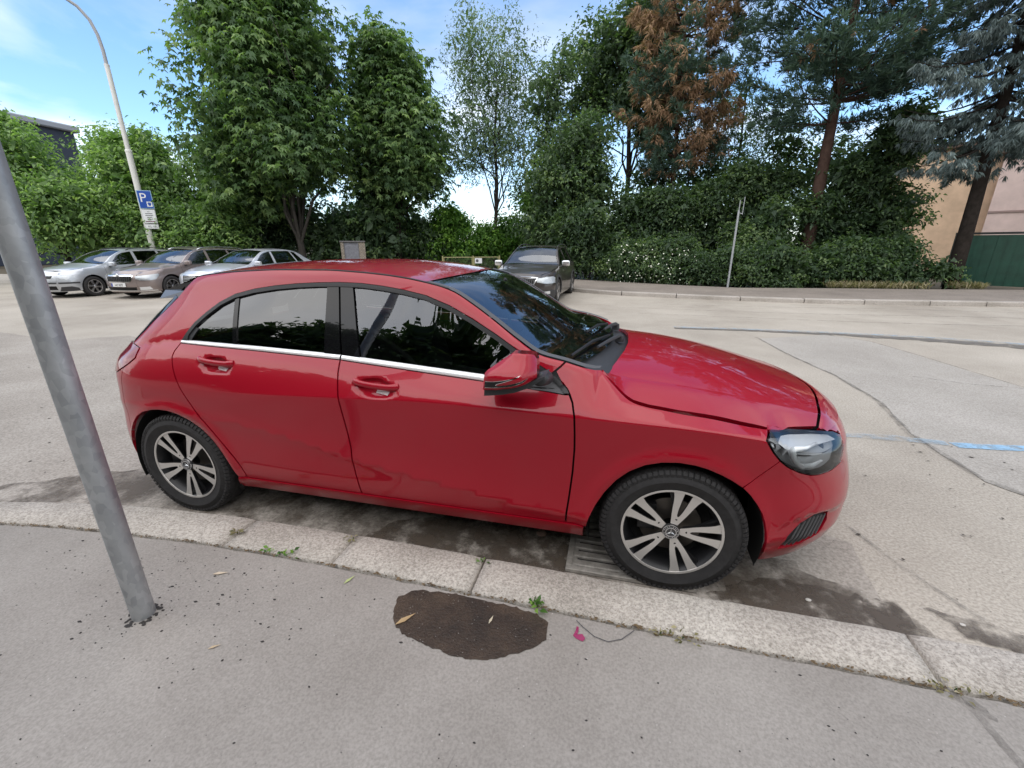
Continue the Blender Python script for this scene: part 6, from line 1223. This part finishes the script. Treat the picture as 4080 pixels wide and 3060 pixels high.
    t = N(nt, 'ShaderNodeTexCoord'); mpn = N(nt, 'ShaderNodeMapping'); mpn.inputs['Rotation'].default_value = (R(90), 0, 0); nt.links.new(t.outputs['Object'], mpn.inputs[0]); nt.links.new(mpn.outputs[0], bt.inputs['Vector']); nt.links.new(bt.outputs[0], nt.nodes['Principled BSDF'].inputs['Base Color']); nt.nodes['Principled BSDF'].inputs['Roughness'].default_value = .9
    for x in (-.46, .40): mb = MB(); mb.box((x, 0, .84), (.14 if x < 0 else .28, .42, 1.68), bev=.01); mb.build('brick_side', BR, k)
    mb = MB(); mb.box((-.06, .02, .84), (.66, .36, 1.66)); mb.build('cabinet', mat('cabinet_grey', (.16, .165, .19), .5, var=.25, vscale=6), k)
    mb = MB(); mb.box((-.06, -.172, .84), (.60, .02, 1.5), bev=.006); mb.build('cabinet_door', mat('cabinet_grey', (.16, .165, .19), .5), k); mb = MB(); mb.box((0, 0, 1.71), (1.12, .50, .06), bev=.01); mb.build('cap_slab', mat('slab_grey', (.13, .125, .13), .8), k)
    # low yellow gate
    g = empty('garden_gate', (-7.2, 17.6, 0), R(19)); tag(g, 'low yellow-green metal gate with wire mesh and a small white notice', 'gate'); YM = mat('gate_paint', (.30, .28, .13), .5); WM = mat('mesh_wire', (.10, .10, .08), .5)
    for x in (-1.35, .10, 1.35): mb = MB(); mb.box((x, 0, .52), (.06, .06, 1.06), bev=.006); mb.build('gate_post', YM, g)
    for x0, x1 in ((-1.31, .06), (.14, 1.31)):
        mb = MB()
        for z in (.18, .98): mb.tube([(x0, 0, z), (x1, 0, z)], .02, 8)
        for x in (x0 + .02, x1 - .02): mb.tube([(x, 0, .18), (x, 0, .98)], .02, 8)
        f = mb.build('gate_frame', YM, g); mb = MB()
        for x in np.arange(x0 + .06, x1, .06): mb.box((x, 0, .58), (.005, .005, .8))
        for z in np.arange(.24, .97, .06): mb.box(((x0 + x1) / 2, 0, z), (x1 - x0, .005, .005))
        tag(mb.build('wire_mesh', WM, f), kind='stuff')
    n = empty('gate_notice', (.34, -.03, .82)); n.parent = g; mb = MB(); mb.box((0, 0, 0), (.34, .01, .24)); mb.build('notice_plate', mat('sign_white', (.70, .72, .74), .4), n); mb = MB(); mb.prism([(.07 * math.cos(a) - .06, .07 * math.sin(a)) for a in np.linspace(0, 6.28, 19)[:-1]], -.0065, -.009); mb.build('notice_disc', IK, n)
    # green metal gate and the concrete post beside it
    g = empty('green_gate', (12.05, 16.05, 0), R(-34)); tag(g, 'dark green sheet metal gate at the right, behind the spruce', 'gate'); GM = mat('green_paint', (.012, .060, .040), .45, var=.2, vscale=3)
    for x in (-.48, .48):
        mb = MB(); mb.box((x, 0, .95), (.955, .04, 1.66), bev=.003); lf_ = mb.build('gate_leaf', GM, g); mb = MB()
        for q in (-.23, 0, .23): mb.box((x + q, -.026, .95), (.02, .012, 1.6))
        mb.build('leaf_rib', GM, lf_)
    mb = MB(); mb.box((0, .03, .95), (.08, .03, 1.66)); mb.build('gate_stop', GM, g)
    for x in (-1.0, 1.0): mb = MB(); mb.box((x, 0, .92), (.09, .09, 1.84), bev=.008); mb.build('gate_post', mat('post_black', (.015, .018, .018), .5), g)
    mb = MB(); mb.box((0, 0, 1.84), (2.1, .10, .07)); mb.build('top_rail', mat('post_black', (.015, .018, .018), .5), g)
    w = empty('concrete_wall', (13.55, 15.05, 0), R(-34)); tag(w, 'grey concrete wall at the right edge, next to the green gate', 'wall')
    for i in range(2): mb = MB(); mb.box((-.2 + i * 1.02, 0, .9), (1.0, .16, 1.8), bev=.01); mb.build('wall_panel', mat('concrete', (.16, .155, .16), .85, var=.2, vscale=4), w)
    # pink house
    h = empty('pink_house', (18.5, 27.0, 0), R(-33)); tag(h, 'pink and apricot rendered house half hidden by the blue spruce', 'house'); PK = mat('pink_render', (.60, .47, .43), .9, var=.1, vscale=1.2); AP = mat('apricot_render', (.66, .47, .32), .9, var=.12, vscale=1.5)
    mb = MB(); mb.box((-2.6, 3.2, 3.2), (5.2, 6, 6.4)); mb.build('apricot_wall', AP, h); mb = MB(); mb.box((4.4, 2.4, 2.9), (8.8, 6, 5.8)); mb.build('pink_wall', PK, h)
    mb = MB(); mb.box((4.4, -.62, 3.05), (8.8, .06, .09)); mb.build('wall_ledge', mat('ledge_brown', (.30, .22, .20), .9), h)  # ledge strip darker than the wall render
    mb = MB(); mb.box((-2.6, 3.2, 6.5), (5.9, 6.8, .22)); mb.build('eaves', mat('roof_brown', (.12, .075, .055), .8), h); mb = MB(); mb.box((4.4, 2.4, 5.9), (9.3, 6.6, .2)); mb.build('eaves', mat('roof_brown', (.12, .075, .055), .8), h)
    for x in (2.4, 6.2):
        mb = MB(); mb.box((x, -.60, 4.4), (1.2, .05, 1.3)); f = mb.build('window', mat('frame_white', (.6, .6, .6), .5), h); mb = MB(); mb.box((x, -.632, 4.4), (1.02, .02, 1.12)); mb.build('pane', M_GLO, f)
    h = empty('far_hall', (-58, 21, 0)); tag(h, 'dark flat-roofed hall showing above the trees at the far left', 'building'); mb = MB(); mb.box((0, 0, 5.9), (13, 22.4, 11.8)); mb.build('hall_wall', mat('hall_blue', (.02, .026, .045), .6), h)
    mb = MB(); mb.box((0, 0, 12.1), (13.8, 23.2, .55), bev=.1); mb.build('roof_edge', mat('roof_pale', (.27, .285, .32), .6), h)
    # drain grate in the gutter
    d = empty('drain_grate', (-.16, -.62, .0)); tag(d, 'iron drain grate in the gutter, half under the front wheel of the red car', 'drain grate'); IR = mat('cast_iron', (.27, .25, .225), .6, metal=.1, var=.3, vscale=20, bump=.2, bscale=90)
    mb = MB(); mb.box((0, 0, .004), (.60, .50, .006)); mb.build('grate_pit', M_DRK, d)
    mb = MB(); mb.box((0, .235, .014), (.60, .03, .022), bev=.003); mb.box((0, -.235, .014), (.60, .03, .022), bev=.003); mb.box((-.285, 0, .014), (.03, .44, .022), bev=.003); mb.box((.285, 0, .014), (.03, .44, .022), bev=.003); mb.build('grate_frame', IR, d)
    for y in np.linspace(-.19, .19, 7): mb = MB(); mb.box((0, y, .0135), (.54, .043, .02), bev=.005); mb.build('grate_bar', IR, d)
    for x in (-.27, -.03, .03, .27): mb = MB(); mb.box((x, 0, .012), (.045, .44, .018), bev=.003); mb.build('cross_rib', IR, d)
    # petal, wire, weeds, leaves
    q = empty('fallen_petal', (-.367, -1.325, .1175)); tag(q, 'crimson fallen petal in two lobes on the pavement right of the wet patch', 'petal'); PT = mat('petal_crimson', (.25, .012, .085), .6)
    mb = MB(); mb.add([(-.012, .0, .001), (-.004, .02, .006), (-.002, .043, .004), (.006, .040, .003), (.006, .018, .002), (.0, .0, .001)], [(0, 1, 4, 5), (1, 2, 3, 4)]); mb.build('petal_lobe', PT, q); mb = MB(); mb.add([(-.012, 0, .001), (.0, .006, .003), (.022, .008, .009), (.034, -.006, .006), (.026, -.018, .002), (.004, -.012, .001)], [(0, 1, 2, 5), (2, 3, 4, 5)]); mb.build('petal_lobe', PT, q)
    mb = MB(); mb.tube([(-.373, -1.256, .122), (-.345, -1.28, .120), (-.30, -1.312, .120), (-.25, -1.323, .120), (-.20, -1.300, .120), (-.154, -1.252, .122)], .0014, 5); tag(mb.build('wire', mat('wire_grey', (.07, .07, .075), .5)), 'thin dark wire curling out of the kerb joint', 'wire')
    def weed(lb, loc, n, sz, m, spread=.03):
        w = empty('weed', loc); tag(w, lb, 'weed'); C = np.c_[RNG.normal(0, spread, n), RNG.normal(0, spread * .35, n), np.full(n, .004)]; A = unit(np.c_[RNG.normal(0, 1, n), RNG.normal(0, .7, n), np.abs(RNG.normal(.7, .3, n))]); leaf_mesh('weed_leaves', C + A * .01, np.cross(A, RNG.normal(size=A.shape)) + [0, 0, 1.2], sz * RNG.uniform(.6, 1.2, n), m, w, .5, .1, axis=A)
        mb = MB(); mb.tube([(0, 0, 0), (.004, 0, sz * .5)], .002, 5); mb.build('weed_stem', L_FRSH, w)
    weed('green weed at the kerb joint just right of the wet patch', (-.535, -1.226, .118), 16, .042, L_FRSH); weed('small green weed at the kerb joint left of the wet patch', (-1.79, -1.203, .118), 26, .028, L_FRSH, .045); weed('tiny weed in the gap between two kerb stones behind the wet patch', (-.833, -1.03, .118), 8, .022, L_FRSH, .01)
    weed('yellowing weed at the kerb joint near the end of the wire', (-.06, -1.242, .118), 9, .022, L_GRAS, .02); weed('dry tuft in the kerb joint right of the wire', (.02, -1.243, .118), 22, .022, L_GRAS, .05); weed('dry tuft where the long kerb stone ends at the right', (.87, -1.24, .117), 34, .02, L_GRAS, .05)
    weed('dry tuft between the first two kerb stones behind the post', (-2.12, -1.12, .118), 16, .028, L_GRAS, .012); weed('tiny weed between the second and third kerb stones', (-1.515, -1.02, .118), 10, .024, L_GRAS, .012)
    for lb, loc, rz, c, s in (('dry curled leaf lying in the wet patch', (-1.03, -1.405, .1195), .9, (.36, .25, .13), .045), ('pale straw lying in the wet patch', (-.70, -1.33, .1195), 1.4, (.45, .40, .30), .022), ('dry leaf on the pavement right of the steel post', (-1.96, -1.37, .1175), .4, (.48, .40, .30), .035), ('pale green leaf on the pavement left of the wet patch', (-1.37, -1.27, .1175), 1.2, (.36, .42, .18), .03), ('little buff leaf on the pavement below the steel post', (-1.66, -1.68, .1175), .7, (.42, .33, .22), .022)):
        mb = MB(); mb.add([(-s, 0, .002), (-.3 * s, .22 * s, .005), (s, 0, .003), (-.2 * s, -.25 * s, .004)], [(0, 3, 2, 1)]); o = mb.build('fallen_leaf', mat('leaf_%d' % int(c[0] * 1000 + loc[1] * -10), c, .7)); o.location = loc; o.rotation_euler = (0, 0, rz); tag(o, lb, 'leaf', 'fallen leaves on the pavement')
    for lb, loc, s in (('pale pebble in the wet gutter ahead of the front wheel', (.62, -.80, .010), .009), ('white pebble on the road right of the gutter stain', (1.19, -.80, .010), .008), ('small brown stone lying under the red car sill', (-.62, -.62, .012), .022)):
        bm = bmesh.new(); bmesh.ops.create_icosphere(bm, subdivisions=2, radius=s)
        for v in bm.verts: v.co = Vector((v.co.x * 1.3, v.co.y, v.co.z * .6)) * (1 + RNG.normal(0, .06))
        me = bpy.data.meshes.new('pebble'); bm.to_mesh(me); bm.free(); o = link('pebble', me, mat('pebble_brown', (.20, .13, .10), .8) if s > .02 else mat('pebble_pale', (.5, .48, .45), .7)); o.location = loc; tag(o, lb, 'pebble')

build_ground()
build_plants()
build_things()
silver_estate(); bronze_estate(); silver_saloon(); dark_estate()
red_hatchback()
